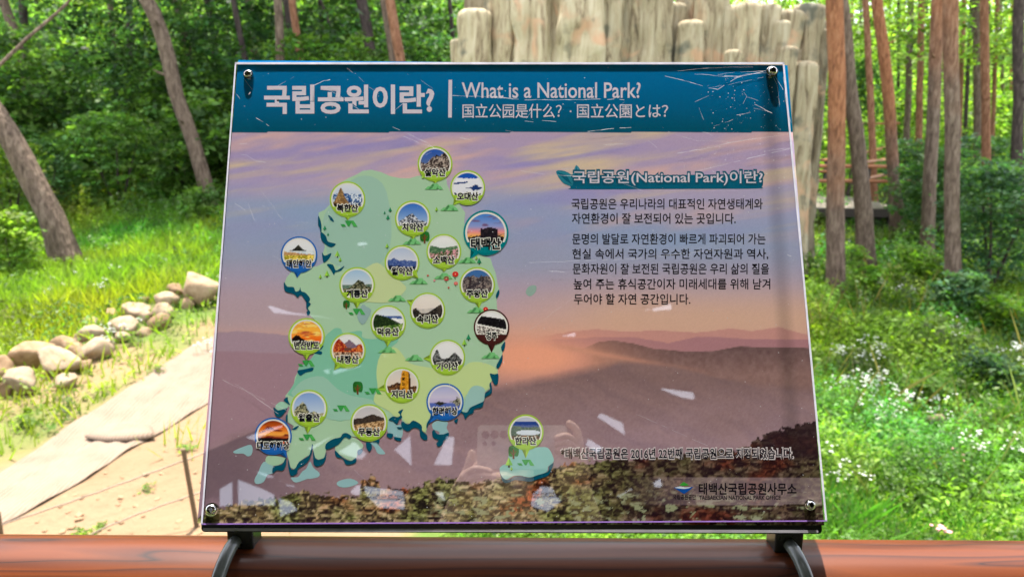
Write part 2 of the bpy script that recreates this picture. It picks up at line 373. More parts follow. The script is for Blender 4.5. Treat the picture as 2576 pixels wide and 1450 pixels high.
def joinm(parts):
    V = []; Fc = []; Cc = []; n = 0
    for v, f, c in parts: V.append(v); Fc.append(f+n); Cc.append(c); n += len(v)
    return np.concatenate(V), np.concatenate(Fc), np.concatenate(Cc)
def infrust(x, y, m=120, zmax=None):
    px = CX+FPX*x/np.maximum(y*math.cos(PITCH), .5); return (px > -m) & (px < 2575+m)

# left / rear understorey: one uncountable mass of leaves on the hillside
def under(name, y0, y1, n, hmin, hmax, per, R, size, base, xr=None, dens=None, hpow=1.0, extra=.85):
    y = y0+(y1-y0)*RNG.random(n*4); half = ((.95*y) if (xr and xr[0] < -.5) else .70*y+1.5); x = (RNG.random(n*4)*2-1)*half
    k = np.ones(len(x), bool)
    if xr: k &= (x > xr[0]*y) & (x < xr[1]*y)
    x = x[k][:n]; y = y[k][:n]
    c = fbm(x*.45, y*.45, 3, 21)
    hh = hmin+(hmax-hmin)*np.clip((c-.25)*2, 0, 1)*RNG.random(len(x))**hpow
    if dens is not None:
        kk = RNG.random(len(x)) < dens(x, y, hh, c); x, y, hh = x[kk], y[kk], hh[kk]
    z = hz(x, y)+hh
    return spray_leaves(np.stack([x, y, z], -1), per, R, size, base, extra or .5)
GL = np.array((.088, .165, .038)); GD = np.array((.052, .105, .036)); GY_ = np.array((.150, .235, .036)); GB = np.array((.055, .112, .050))
XL = (-1.15, .06)
def dl(x, y, h, c): return np.where(h < 1.1, .22, 1.0)
parts = [under('a', 17.5, 22, 7200, .1, 4.2, 20, .42, .165, GL, XL, dl), under('b', 20, 30, 7600, .5, 6.5, 18, .5, .17, GD*1.2, XL),
         under('c', 26, 44, 5800, .3, 8, 16, .7, .24, GL*1.1, XL), under('c2', 34, 60, 4200, .5, 12, 14, .9, .34, GY_, XL)]
v, f, c = joinm(parts); tag(mesh('undergrowth', v, f, M_LEAF, vcol=c), 'dense leafy thicket climbing the hillside behind the grass on the left', 'undergrowth', kind='stuff')
# right rear forest: airier, brighter, farther
XR = (.02, .82)
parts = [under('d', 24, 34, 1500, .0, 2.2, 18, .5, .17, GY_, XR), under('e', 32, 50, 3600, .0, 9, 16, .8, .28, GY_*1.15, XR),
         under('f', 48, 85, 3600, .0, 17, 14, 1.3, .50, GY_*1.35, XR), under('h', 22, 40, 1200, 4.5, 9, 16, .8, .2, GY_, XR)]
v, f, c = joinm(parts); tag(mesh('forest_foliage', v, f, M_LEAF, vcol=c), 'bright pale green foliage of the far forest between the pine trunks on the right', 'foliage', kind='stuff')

# meadow herbs and grass
def herbs(n, reg, hmin, hmax, per, size, base, R=.10):
    x0, x1, y0, y1 = reg; t = RNG.random(n*3); y = y0*(y1/y0)**t
    x = x0*y+(x1-x0)*y*RNG.random(n*3)
    bad = inpoly(x, y, PATHPOLY) | (inpoly(x, y, SOILPOLY) & (RNG.random(len(x)) < .985)) | (inpoly(x, y, BAREPOLY) & (RNG.random(len(x)) < .72))
    x = x[~bad][:n]; y = y[~bad][:n]; m = len(x)
    cl = fbm(x*.9, y*.9, 3, 33); h = hmin+(hmax-hmin)*np.clip((cl-.3)*2.2, .05, 1)
    k = RNG.random((m, per)); ph = RNG.random((m, per))*2*np.pi
    lean = RNG.normal(size=(m, 2))*.15
    zz = hz(x, y)[:, None]+h[:, None]*k
    xx = x[:, None]+np.cos(ph)*R*(1.2-k)+lean[:, :1]*k*h[:, None]; yy = y[:, None]+np.sin(ph)*R*(1.2-k)+lean[:, 1:]*k*h[:, None]
    C = np.stack([xx, yy, zz], -1).reshape(-1, 3)
    nr = np.stack([np.cos(ph)*.7, np.sin(ph)*.7, np.ones_like(ph)], -1).reshape(-1, 3)+RNG.normal(size=(m*per, 3))*.3
    nr /= np.linalg.norm(nr, axis=1)[:, None]
    hue = fbm(x*.6+9, y*.6, 3, 5); b = np.asarray(base)[None]*(1+np.array((.9, .25, -.3))*(hue[:, None]-.5)*2.2)
    b = b*(.42+1.15*np.clip((fbm(x*1.5+4, y*1.5, 3, 51)-.28)*2.2, 0, 1))[:, None]*(.7+.6*RNG.random((m, 1)))
    col = np.repeat(b, per, 0)*(.65+.7*RNG.random((m*per, 1)))
    return leaf_arrays(C, nr, size*(.5+RNG.random(m*per)), .42, np.clip(col, .003, 1), .1)
def blades(n, reg, h, w, base):
    x0, x1, y0, y1 = reg; y = y0*(y1/y0)**RNG.random(n*2); x = x0*y+(x1-x0)*y*RNG.random(n*2)
    bad = inpoly(x, y, PATHPOLY) | (inpoly(x, y, SOILPOLY) & (RNG.random(len(x)) < .985)) | (inpoly(x, y, BAREPOLY) & (RNG.random(len(x)) < .93))
    x = x[~bad][:n]; y = y[~bad][:n]; m = len(x)
    hh = h*(.4+RNG.random(m))*(.6+fbm(x, y, 2, 8)); a = RNG.random(m)*2*np.pi; ww = w*(.6+.8*RNG.random(m))*(.6+y/14)
    z = hz(x, y)-.02; L = RNG.normal(size=(m, 2))*.35
    v = np.empty((m, 4, 3))
    v[:, 0] = np.stack([x-np.cos(a)*ww/2, y-np.sin(a)*ww/2, z], -1); v[:, 1] = np.stack([x+np.cos(a)*ww/2, y+np.sin(a)*ww/2, z], -1)
    v[:, 2] = np.stack([x+np.cos(a)*ww/3+L[:, 0]*hh*.53, y+np.sin(a)*ww/3+L[:, 1]*hh*.53, z+hh*.6], -1); v[:, 3] = np.stack([x+L[:, 0]*hh, y+L[:, 1]*hh, z+hh], -1)
    hue = fbm(x*.6+3, y*.6, 3, 15); b = np.asarray(base)[None]*(1+np.array((.9, .2, -.2))*(hue[:, None]-.5)*2.4)
    return v.reshape(-1, 3), np.arange(m*4).reshape(m, 4), np.clip(np.repeat(b*(.7+.6*RNG.random((m, 1))), 4, 0), .003, 1)
LG = np.array((.185, .265, .024)); RG = np.array((.110, .200, .024))
parts = [blades(52000, (-.80, -.05, 6.5, 19), .20, .022, LG), herbs(7500, (-1.0, -.05, 7, 19), .05, .34, 9, .06, LG*.85), herbs(900, (-.62, -.1, 14.5, 18), .3, 1.0, 22, .06, LG*.6, .07),
         blades(36000, (-.05, .80, 5, 19), .24, .013, RG), blades(14000, (-.05, .80, 3.2, 6), .13, .004, RG), blades(900, (-.05, .80, 6, 14), .5, .006, np.array((.20, .18, .06))), herbs(9000, (-.02, .80, 5, 10), .06, .50, 13, .040, RG, .07), herbs(7500, (-.1, .80, 3.0, 6.2), .04, .36, 13, .025, RG, .05),
         herbs(2600, (-.02, .80, 4.4, 14), .2, .85, 22, .036, RG*np.array((.7, .85, .8)), .06), herbs(2200, (-.02, .80, 5.2, 14), .1, .7, 14, .065, RG*np.array((1.2, 1.15, .9)), .13),
         herbs(7000, (.0, .80, 9, 22), .15, .8, 12, .085, RG, .16), blades(500, (-.85, -.05, 4.5, 8), .08, .007, LG*.7)]
v, f, c = joinm(parts); tag(mesh('meadow_grass', v, f, M_GRASS, vcol=c), 'sunlit grass and weeds covering the slope below the sign on both sides', 'grass', kind='stuff')

# ---------------------------------------------------------------- boulders
def rock(name, px, py, w, h, label, dz=0, grp='boulders lining the path edge', seed=0, depth=.9):
    p = at(px, py+h*.35); D = p.y; W = w/FPX*D*1.15; H = h/FPX*D*1.3
    bm = bmesh.new(); bmesh.ops.create_icosphere(bm, subdivisions=3, radius=.5); rs = Vector((seed*3.1, seed*1.7, seed*2.3))
    rr_ = random.Random(seed*7+1); pl_ = []
    for q in range(13):
        a = Vector((rr_.gauss(0, 1), rr_.gauss(0, 1), rr_.gauss(0, .8))).normalized(); pl_.append((a, rr_.uniform(.23, .39)))
    for vtx in bm.verts:
        n = vtx.co.normalized(); d = mnoise.noise(n*1.6+rs)*.22+mnoise.noise(n*3.7+rs)*.07
        q = n*(.5+d*.55); 
        for a, l_ in pl_:
            e_ = q.dot(a)-l_
            if e_ > 0: q = q-a*e_*.92
        vtx.co = Vector((q.x*W*1.1, q.y*W*depth, q.z*H*1.25))
    me = bpy.data.meshes.new(name); bm.to_mesh(me); bm.free()
    me.polygons.foreach_set('use_smooth', np.ones(len(me.polygons), bool))
    o = link(name, me, M_STONE); o.location = (p.x, p.y, p.z+H*.36+dz); o.rotation_euler = (0, 0, seed*.7)
    o.rotation_euler.z = (seed % 5-2)*.15
    return tag(o, label, 'boulder', grp)
RK = [(506, 738, 104, 78, 'largest pale boulder of the row, beside the left edge of the sign'), (447, 737, 54, 30, 'flat tan boulder wedged behind the largest pale boulder'),
      (424, 757, 50, 44, 'upright tan boulder just left of the largest boulder'), (407, 788, 54, 36, 'orange-tan boulder with a dark shaded underside below the upright one'),
      (345, 784, 80, 32, 'long low boulder half hidden in grass'), (280, 792, 36, 20, 'small pinkish stone at the upper rim of the row amid grass'),
      (399, 815, 56, 34, 'smooth sloping whitish boulder nearest the path at the upper end'), (318, 826, 70, 40, 'mottled boulder behind a clump of small white flowers'),
      (234, 813, 54, 20, 'thin slab lying behind the square cream boulder'), (240, 840, 78, 42, 'square cream boulder in the middle of the row'),
      (305, 850, 42, 26, 'small pale stone below the mottled boulder'), (173, 872, 82, 40, 'wide tan boulder left of the long grey one'),
      (245, 886, 96, 46, 'long grey-white boulder tilting down to the path'), (82, 900, 104, 78, 'tall slanting brown boulder near the left end of the row'),
      (150, 915, 106, 64, 'big rounded grey-cream boulder below the slanting brown one'), (15, 934, 56, 66, 'rounded boulder cut by the left edge, upper one'),
      (165, 962, 62, 40, 'pale boulder sunk in weeds under the rounded grey-cream one'), (63, 968, 86, 60, 'smooth cream boulder at the foot of the row, left'),
      (10, 986, 36, 38, 'small boulder cut by the left edge, lower one'), (368, 757, 24, 14, 'tiny whitish stone at the grass edge left of the upright boulder'),
      (366, 800, 34, 24, 'small brown stone between the long low boulder and the sloping one'), (275, 868, 40, 24, 'grey stone tucked between the square boulder and the long grey-white one'), (205, 852, 40, 24, 'small tan stone behind the wide tan boulder'),
      (120, 880, 44, 30, 'brown stone behind the big rounded boulder'), (212, 920, 44, 26, 'low stone half buried right of the big rounded boulder'), (475, 768, 40, 24, 'dark small stone under the left end of the largest boulder'),
      (40, 905, 40, 34, 'flat stone behind the upper boulder cut by the left edge'), (360, 838, 44, 24, 'flat stone in the weeds right of the mottled boulder')]
for i, (a, b_, c_, d_, l) in enumerate(RK): rock('boulder', a, b_, c_, d_, l, seed=i+1)
rock('stone', 2292, 1184, 46, 26, 'flat cream stone lying alone in the meadow right of the sign', grp='stones in the meadow', seed=31, dz=.12)
rock('stone', 2349, 1082, 44, 30, 'cream stone with white flowers in front, upper meadow', grp='stones in the meadow', seed=32, dz=.12)
rock('stone', 2440, 1066, 50, 26, 'reddish brown stone in the weeds near the right side', grp='stones in the meadow', seed=33, dz=.12)
rock('stone', 2275, 1038, 30, 20, 'small tan stone above the cream stone with flowers', grp='stones in the meadow', seed=34, dz=.12)
# pebbles on the bare soil
bm = MB(); nP = 0
for i in range(420):
    q = at(random.uniform(-40, 560), random.uniform(1180, 1440))
    if inpoly(np.array([q.x]), np.array([q.y]), PATHPOLY)[0]: continue
    s_ = random.uniform(.008, .035); bm.box((q.x, q.y, q.z+s_*.1), (s_*random.uniform(1, 2), s_*1.3, s_*.8), Matrix.Rotation(random.random()*3, 3, 'Z') @ Matrix.Rotation(random.uniform(-.4, .4), 3, 'X'), bev=s_*.2)
tag(bm.build('pebbles', M_STONE), 'scattered pebbles on the bare sandy slope', 'pebbles', kind='stuff')

# ---------------------------------------------------------------- trees
def crown_mesh(seed, n=34, R=.8, size=.22):
    ce = RNG.normal(size=(n, 3))*np.array((1.1, 1.1, .9)); v, f, c = spray_leaves(ce, 26, R, size, (.035, .075, .03), .4)
    me = bpy.data.meshes.new('crown'); o = mesh('crown', v, f, M_LEAF, vcol=c); m_ = o.data; bpy.data.objects.remove(o); return m_
CROWNS = [crown_mesh(i) for i in range(3)]
tcount = 0
def tree(pts, w0, w1, D, label, mat, grp='pine trees', top=13.0, crown=True, knots=2, base=None, name='pine_tree', cat='tree'):
    """pts: pixel path of the stem from its foot upwards; w0, w1: pixel widths at foot and at the last point"""
    global tcount; tcount += 1
    W = [P(x, y, D) for x, y in pts]
    gz = float(hz(W[0].x, W[0].y))
    if W[0].z > gz+.05: W.insert(0, Vector((W[0].x+(W[0].x-W[1].x)/max(.1, (W[1].z-W[0].z))*(W[0].z-gz), W[0].y, gz-.1)))
    else: W[0].z = gz-.1
    r0 = w0/FPX*D/2; r1 = w1/FPX*D/2
    d = (W[-1]-W[-2]).normalized(); last = W[-1].copy(); rise = top-last.z
    for k in (1, 2, 3):
        dd = Vector((d.x/d.z*(1-.5*k/3), 0, 1)); last = last+dd*(rise/3); W.append(last.copy())
    # dense smooth resample
    A_ = resample(W, 34); hh = (A_[:, 2]-A_[0, 2]); zt = P(*pts[-1], D).z
    pv = []; rr = []
    for i, a in enumerate(A_):
        t = hh[i]/max(.3, (zt-A_[0, 2])); r_ = r0+(r1-r0)*min(t, 1) if t <= 1 else r1*max(.25, 1-(t-1)*.25*(zt-A_[0, 2])/3)
        r_ *= 1+.06*mnoise.noise(Vector((i*.45, tcount, 0)))+(.35*math.exp(-i*.9) if i < 4 else 0)
        pv.append(Vector(a)+Vector((mnoise.noise(Vector((i*.3, tcount*2, 1)))*r0*.25, 0, 0))); rr.append(r_)
    root = empty(name, (pv[0].x, pv[0].y, pv[0].z), label, cat, grp)
    o = Vector(pv[0]); tm = MB().tube([p-o for p in pv], rr, 14).build('trunk', mat, root, smooth=True)
    for k in range(knots):                        # stubs of shed branches
        i = random.randint(6, 18); p = pv[i]-o; a = random.uniform(-1, 1)
        MB().tube([p, p+Vector((math.sin(a)*rr[i]*1.7, -abs(math.cos(a))*rr[i]*1.4, rr[i]*.5)), p+Vector((math.sin(a)*rr[i]*2.6, -abs(math.cos(a))*rr[i]*2, rr[i]*.9))], [rr[i]*.3, rr[i]*.18, rr[i]*.05], 7).build('branch_stub', mat, root, smooth=True)
    if crown:
        c_ = link('crown', CROWNS[tcount % 3], None, root); c_.location = pv[-1]-o+Vector((0, 0, -.3)); c_.rotation_euler.z = tcount
        s_ = (.9+.3*random.random())*(1.7 if 18.9 < D < 31 else 1.0); c_.scale = (s_, s_, s_*.9)
    return root
tree([(172, 655), (130, 545), (85, 460), (40, 370), (0, 305), (-60, 215), (-140, 80)], 66, 44, 12.7, 'thick curved grey-brown trunk leaning left, rooted in the grass', M_BARK, top=9, knots=3)
tree([(515, 452), (479, 345), (447, 244), (422, 142), (390, 41), (368, 0)], 36, 34, 17.2, 'long grey trunk leaning left at the edge of the thicket', M_BARK, top=11, knots=4)
tree([(476, 160), (465, 90), (443, 0)], 24, 19, 24, 'brownish trunk just right of the long leaning trunk, top edge', M_BARK)
tree([(541, 125), (531, 60), (520, 0)], 17, 14, 26, 'slender dark trunk left of the sign top corner', M_BARKD)
tree([(46, 120), (28, 55), (8, 0)], 25, 22, 20, 'straight brown trunk in the top left corner, left one', M_BARK)
tree([(62, 60), (57, 0)], 20, 18, 23, 'short visible brown trunk right of the top left corner trunk', M_BARKD)
tree([(326, 58), (325, 0)], 17, 15, 30, 'dark upright trunk left of the long leaning trunk', M_BARKD)
tree([(282, 72), (277, 0)], 15, 13, 33, 'faint distant trunk left of the dark upright trunk', M_BARK)
tree([(617, 158), (602, 80), (586, 0)], 17, 13, 21, 'dark slim trunk rising behind the sign near its top left bolt', M_BARKD)
tree([(631, 62), (622, 0)], 24, 20, 30, 'broad greyish trunk far behind the dark slim trunk', M_BARK)
tree([(706, 156), (703, 80), (698, 0)], 22, 20, 18, 'pale pinkish-grey straight trunk above the sign title', M_BARK)
tree([(739, 156), (729, 80), (718, 0)], 18, 15, 22, 'dark trunk squeezed between the pale and the orange trunk', M_BARKD)
tree([(757, 156), (746, 80), (735, 0)], 19, 17, 19.5, 'orange-brown trunk right of the pale trunk over the title', M_BARKO)
tree([(815, 156), (810, 80), (803, 0)], 11, 9, 27, 'thin lone trunk right of the orange-brown pair', M_BARKD)
tree([(872, 156), (851, 110), (828, 60), (805, 0)], 11, 8, 24, 'very thin dark slanting stem above the sign header', M_BARKD, top=8)
tree([(936, 156), (922, 70), (908, 0)], 32, 25, 20, 'widest nearly black trunk above the middle of the sign', M_BARKD)
tree([(1006, 156), (994, 80), (981, 0)], 26, 23, 17, 'bright orange trunk left of the cast log wall', M_BARKO)
tree([(988, 156), (979, 80), (966, 0)], 22, 18, 17.8, 'grey trunk directly behind the bright orange trunk', M_BARK)
tree([(1140, 108), (1133, 30)], 12, 10, 25, 'slim dark trunk at the left side of the cast log wall', M_BARKD, crown=False)
# right side
tree([(2100, 738), (2100, 589), (2103, 400), (2106, 200), (2097, 0)], 44, 40, 12.8, 'thick orange and brown pine trunk nearest the right edge of the sign', M_BARKP, knots=1)
tree([(2180, 696), (2174, 556), (2157, 365), (2137, 203), (2121, 49), (2114, 0)], 46, 28, 14.6, 'grey-brown leaning trunk right behind the orange pine trunk', M_BARK, knots=1)
tree([(2196, 420), (2194, 365), (2184, 150), (2177, 0)], 18, 15, 22, 'slender reddish trunk in front of the boardwalk', M_BARKO)
tree([(2251, 490), (2243, 365), (2232, 220), (2220, 110), (2204, 0)], 30, 26, 18.6, 'bent orange trunk rising beside the boardwalk railing', M_BARKP, knots=1)
tree([(2259, 165), (2259, 0)], 8, 7, 36, 'thinnest distant stem right of the bent orange trunk', M_BARKD)
tree([(2286, 165), (2291, 0)], 16, 14, 30, 'dark brown far trunk between the bent and the twin trunks', M_BARK)
tree([(2314, 172), (2317, 0)], 17, 15, 27, 'orange-tinged far trunk left of the twin trunks', M_BARKO)
tree([(2330, 622), (2332, 568), (2344, 365), (2350, 203), (2358, 0)], 32, 28, 15.8, 'left one of the twin tall trunks, grey-brown and slightly slanting', M_BARKQ, knots=1)
tree([(2397, 722), (2394, 589), (2396, 365), (2391, 162), (2389, 0)], 36, 34, 13.2, 'right one of the twin tall trunks, foot hidden by a dark feathery shrub', M_BARKQ, knots=1)
tree([(2417, 206), (2424, 0)], 11, 10, 30, 'thin far stem just right of the twin trunks', M_BARKO)
tree([(2434, 186), (2443, 0)], 10, 9, 33, 'dark thin far stem left of the sturdy far trunk', M_BARKD)
tree([(2458, 206), (2456, 0)], 20, 18, 26, 'sturdy dark brown far trunk left of the orange one', M_BARK)
tree([(2479, 285), (2476, 120), (2475, 0)], 21, 19, 20, 'bright orange straight trunk near the right edge', M_BARKO)
tree([(2500, 230), (2508, 0)], 10, 9, 30, 'thin stem right of the bright orange straight trunk', M_BARKO)
tree([(2560, 258), (2562, 0)], 27, 24, 19, 'dark trunk touching the right edge of the picture', M_BARKD)
for i, (x, w) in enumerate([(2145, 9), (2165, 7), (2236, 6), (2275, 6), (2336, 8), (2370, 7), (2447, 6), (2490, 7), (2522, 9), (2541, 7), (2600, 10), (2650, 14)]):
    tree([(x, 290), (x+random.uniform(-6, 6), 0)], w, w*.85, 42+i % 4*4, 'very distant slim trunk in the bright forest on the right', [M_BARKO, M_BARKD, M_BARK][i % 3], grp='distant slim trunks in the right forest', knots=0, crown=False)
for i, (x, w) in enumerate([(95, 9), (150, 8), (205, 12), (240, 8), (360, 9), (412, 8), (575, 8), (655, 9), (680, 7), (775, 7), (790, 9), (850, 8), (880, 9), (1040, 8), (1065, 10), (1095, 8), (-60, 20), (-110, 16)]):
    tree([(x, 120), (x-random.uniform(0, 14), 0)], w, w*.85, 34+i % 5*3, 'distant slim trunk half hidden in the left hillside foliage', [M_BARKD, M_BARK][i % 2], grp='distant slim trunks on the left hillside', knots=0, crown=False)
# bare dead branch crossing the upper left corner
bw = [P(-40, 205, 9.5), P(0, 163, 9.6), P(70, 95, 9.8), P(130, 45, 10), P(170, 8, 10.1), P(215, -60, 10.2)]
b0 = P(-260, 700, 9.0); b0 = drop(b0.x, b0.y, -.05)
tag(MB().tube([Vector(a) for a in resample([b0]+bw, 26)], [.034-.0007*i for i in range(26)], 8).build('dead_stem', M_BARK, None, True), 'bare pale dead stem slanting across the upper left corner', 'dead stem')

# shrubs that can be told apart
def shrub(name, px, py, W, H, D, n, label, base, size=.10, per=24, R=.28, seed=0, stems=4, dome=1.0, lift=0):
    p = P(px, py, D); x, y = p.x, p.y; z = float(hz(x, y))
    w = W/FPX*D/2; h = H/FPX*D
    u = RNG.random(n)*2*np.pi; rr = np.sqrt(RNG.random(n)); t = RNG.random(n)**.7
    prof = np.sqrt(np.clip(1-(t*2-1)**2*.75, .05, 1))
    C = np.stack([np.cos(u)*rr*w*prof, np.sin(u)*rr*w*.8*prof, h*(.10+.88*t)+lift], -1)
    v, f, c = spray_leaves(C, per, R, size, base, .45)
    root = empty(name, (x, y, z), label, 'shrub' if 'tree' not in name else 'tree')
    o = mesh('foliage', v, f, M_LEAF, root, vcol=c)
    for s_ in range(stems):
        a = s_*2.1+seed; MB().tube([(0, 0, -.1), (math.cos(a)*w*.25, math.sin(a)*w*.2, h*.35), (math.cos(a)*w*.6, math.sin(a)*w*.45, h*.8)], [.03*h/2, .022*h/2, .006], 7).build('stem', M_BARKD, root, True)
    return root
shrub('shrub', 300, 520, 270, 250, 17.0, 150, 'dark green layered shrub in the centre of the left thicket', GL*1.1, .11, seed=1)
shrub('shrub', 20, 470, 170, 240, 14.5, 110, 'yellow-green shrub behind the curved trunk at the left edge', GY_*.8, .10, seed=2)
shrub('bush', 30, 700, 130, 170, 11.8, 90, 'bright leafy bush in front of the curved trunk at the left edge', GY_*1.0, .085, seed=3, R=.2)
shrub('shrub', 120, 520, 150, 200, 16.2, 90, 'low shaded shrub right behind the curved trunk', GD*1.3, .10, seed=4)
shrub('shrub', 510, 520, 110, 90, 15.8, 50, 'small shrub around the foot of the long leaning trunk', GL, .09, seed=5, R=.2)
shrub('shrub', 2500, 640, 270, 330, 13.5, 190, 'large dark grey-green shrub at the right edge below the trunks', GB*1.05, .10, seed=6)
shrub('shrub', 2430, 440, 240, 190, 17.5, 110, 'blue-green shrub behind the twin tall trunks', GB*1.1, .12, seed=7)
shrub('shrub', 2345, 560, 230, 260, 16.6, 130, 'dark shrub spreading around the feet of the twin trunks', GD*1.25, .11, seed=21)
shrub('shrub', 2480, 340, 260, 200, 21, 120, 'grey-green shrub behind the bright orange straight trunk', GB*1.1, .13, seed=22)
shrub('shrub', 2290, 640, 110, 110, 13.8, 50, 'leafy sapling between the grey leaning trunk and the twin trunks', RG*.9, .085, seed=31, R=.2)
shrub('shrub', 2130, 640, 90, 100, 14.0, 40, 'bright weeds between the orange trunk and the grey leaning trunk', RG*1.05, .075, seed=32, R=.16)
shrub('shrub', 2250, 800, 130, 90, 10.5, 60, 'broad low green bush in the upper meadow on the right', RG*.8, .07, seed=33, R=.17)
shrub('shrub', 2520, 800, 150, 120, 10.8, 70, 'tall green weeds under the large dark shrub at the right edge', RG*.75, .075, seed=34, R=.18)
shrub('shrub', 2330, 980, 120, 90, 8.2, 50, 'dull green bush left of the bluish weed clump', RG*.65, .055, seed=35, R=.13)
shrub('shrub', 2290, 450, 130, 220, 19.5, 80, 'leafy green shrub beside the boardwalk railing', GB*1.2, .12, seed=8)
shrub('shrub', 2400, 860, 130, 160, 11.2, 60, 'dark feathery shrub with pale sprays at the foot of the right twin trunk', GB*1.2, .09, seed=9, R=.2)
shrub('shrub', 2480, 985, 140, 120, 8.6, 60, 'bluish dark weed clump on the right slope', GB*1.0, .07, seed=10, R=.16)
shrub('shrub', 2185, 720, 80, 110, 12.4, 40, 'tall weed clump at the foot of the grey leaning trunk', RG, .07, seed=12, R=.14)
shrub('shrub', 2160, 150, 150, 190, 24, 60, 'dark conifer branches hanging behind the thick orange trunk', GD*1.2, .16, seed=13, lift=2.0, R=.5)
for (x, y, w, h, l) in [(60, 1062, 62, 40, 'fresh green tuft on the sand at the near path edge'), (330, 855, 40, 52, 'thin weed tuft before the mottled boulder'), (395, 930, 48, 36, 'round bright tuft growing at the far edge of the mat'),
                        (70, 1035, 40, 20, 'small weed at the path rim above the fresh green tuft'), (471, 1128, 54, 24, 'little fern tuft behind the wooden stake top'), (375, 1225, 40, 22, 'tiny grass tuft on bare sand between the ropes'),
                        (205, 1345, 90, 26, 'grass tuft at the foot of the near slope left of the rail'), (255, 1320, 34, 18, 'small bright tuft touching the lower rope')]:
    p = at(x, y+h*.3); D = p.y; s_ = w/FPX*D; n = 26
    C = np.stack([RNG.normal(size=n)*s_*.22, RNG.normal(size=n)*s_*.22, RNG.random(n)*h/FPX*D*.9], -1)
    v, f, c = spray_leaves(C, 9, s_*.16, s_*.13, GY_*.85, .5); o = mesh('weed_tuft', v, f, M_GRASS, vcol=c); o.location = p
    tag(o, l, 'plant', 'weed tufts on the sandy slope')

# flowering plants: stems with white heads
M_WHITE = plain('petal_white', (.42, .43, .38), .8); M_STEMG = plain('stem_green', (.10, .17, .04), .6); M_PINK = plain('petal_pink', (.75, .25, .35), .7); M_YEL = plain('petal_yellow', (.85, .75, .08), .6)
def flowers(px, py, w, h, n, label, sz=.016, hh=.5, petal=None):
    c = at(px, py+30); root = empty('flowering_plant', c, label, 'flower', 'white wildflowers in the meadow'); D = c.y
    st = MB(); hd = MB()
    for i in range(n):
        x = random.gauss(0, .33)*w/FPX*D; y_ = random.gauss(0, .3)*h/FPX*D*2.0; zg = float(hz(c.x+x, c.y+y_))-c.z; H = hh*random.uniform(.7, 1.15)
        lx, ly = random.gauss(0, .05), random.gauss(0, .05); top = Vector((x+lx, y_+ly, zg+H))
        st.tube([(x, y_, zg-.02), (x+lx*.4, y_+ly*.4, zg+H*.6), top], [.003, .0025, .002], 4, False)
        for k in range(random.randint(3, 7)):
            o = top+Vector((random.gauss(0, .03), random.gauss(0, .03), random.uniform(-.05, .015))); s_ = sz*random.uniform(.6, 1.2)*(D/6)**.5
            bmv = [o+Vector((0, 0, s_*.4))]+[o+Vector((math.cos(a)*s_, math.sin(a)*s_, 0)) for a in np.linspace(0, 2*math.pi, 7)[:-1]]+[o-Vector((0, 0, s_*.4))]
            hd.add(bmv, [(0, 1+q, 1+(q+1) % 6) for q in range(6)]+[(7, 1+(q+1) % 6, 1+q) for q in range(6)])
    st.build('stems', M_STEMG, root)['kind'] = 'stuff'; hd.build('flower_heads', petal or M_WHITE, root)['kind'] = 'stuff'
FW = [(2180, 1020, 130, 70, 38, 'biggest clump of white flowers right of the lower sign edge'), (2100, 940, 90, 30, 9, 'white flowers close to the right edge of the sign, middle height'),
      (2180, 925, 60, 30, 10, 'loose white flowers above the biggest clump'), (2200, 1090, 90, 50, 18, 'white flower heads just below the biggest clump'), (2345, 770, 110, 40, 11, 'white flowers in front of the dark feathery shrub'),
      (2400, 870, 70, 50, 14, 'pale flowers on dark stems below the feathery shrub'), (2540, 940, 70, 40, 14, 'white flowers by the bluish weed clump at the right'), (2340, 1090, 60, 40, 10, 'white flowers around the cream stone'),
      (2440, 1190, 70, 40, 8, 'scattered white heads right of the flat cream stone'), (2530, 1195, 40, 20, 5, 'few white flowers at the right edge of the meadow'), (2110, 1240, 60, 80, 8, 'sparse flowers beside the lower right corner of the sign'),
      (1500, 1350, 500, 20, 16, 'white flowers seen in the gap between the sign and the rail'), (290, 830, 60, 50, 14, 'tiny white daisies on the mottled boulder'), (520, 860, 60, 50, 12, 'daisies between the path and the big boulder'),
      (240, 700, 200, 120, 12, 'scattered daisies in the sunny grass on the left')]
for a in FW: flowers(*a[:5], a[5], sz=.0125, hh=.48 if a[0] > 1000 else .18)
flowers(2410, 1200, 40, 20, 2, 'single pink blossom among the white ones', .02, .35, M_PINK); flowers(2360, 1385, 60, 20, 2, 'pink blossom just above the rail on the right', .02, .3, M_PINK)

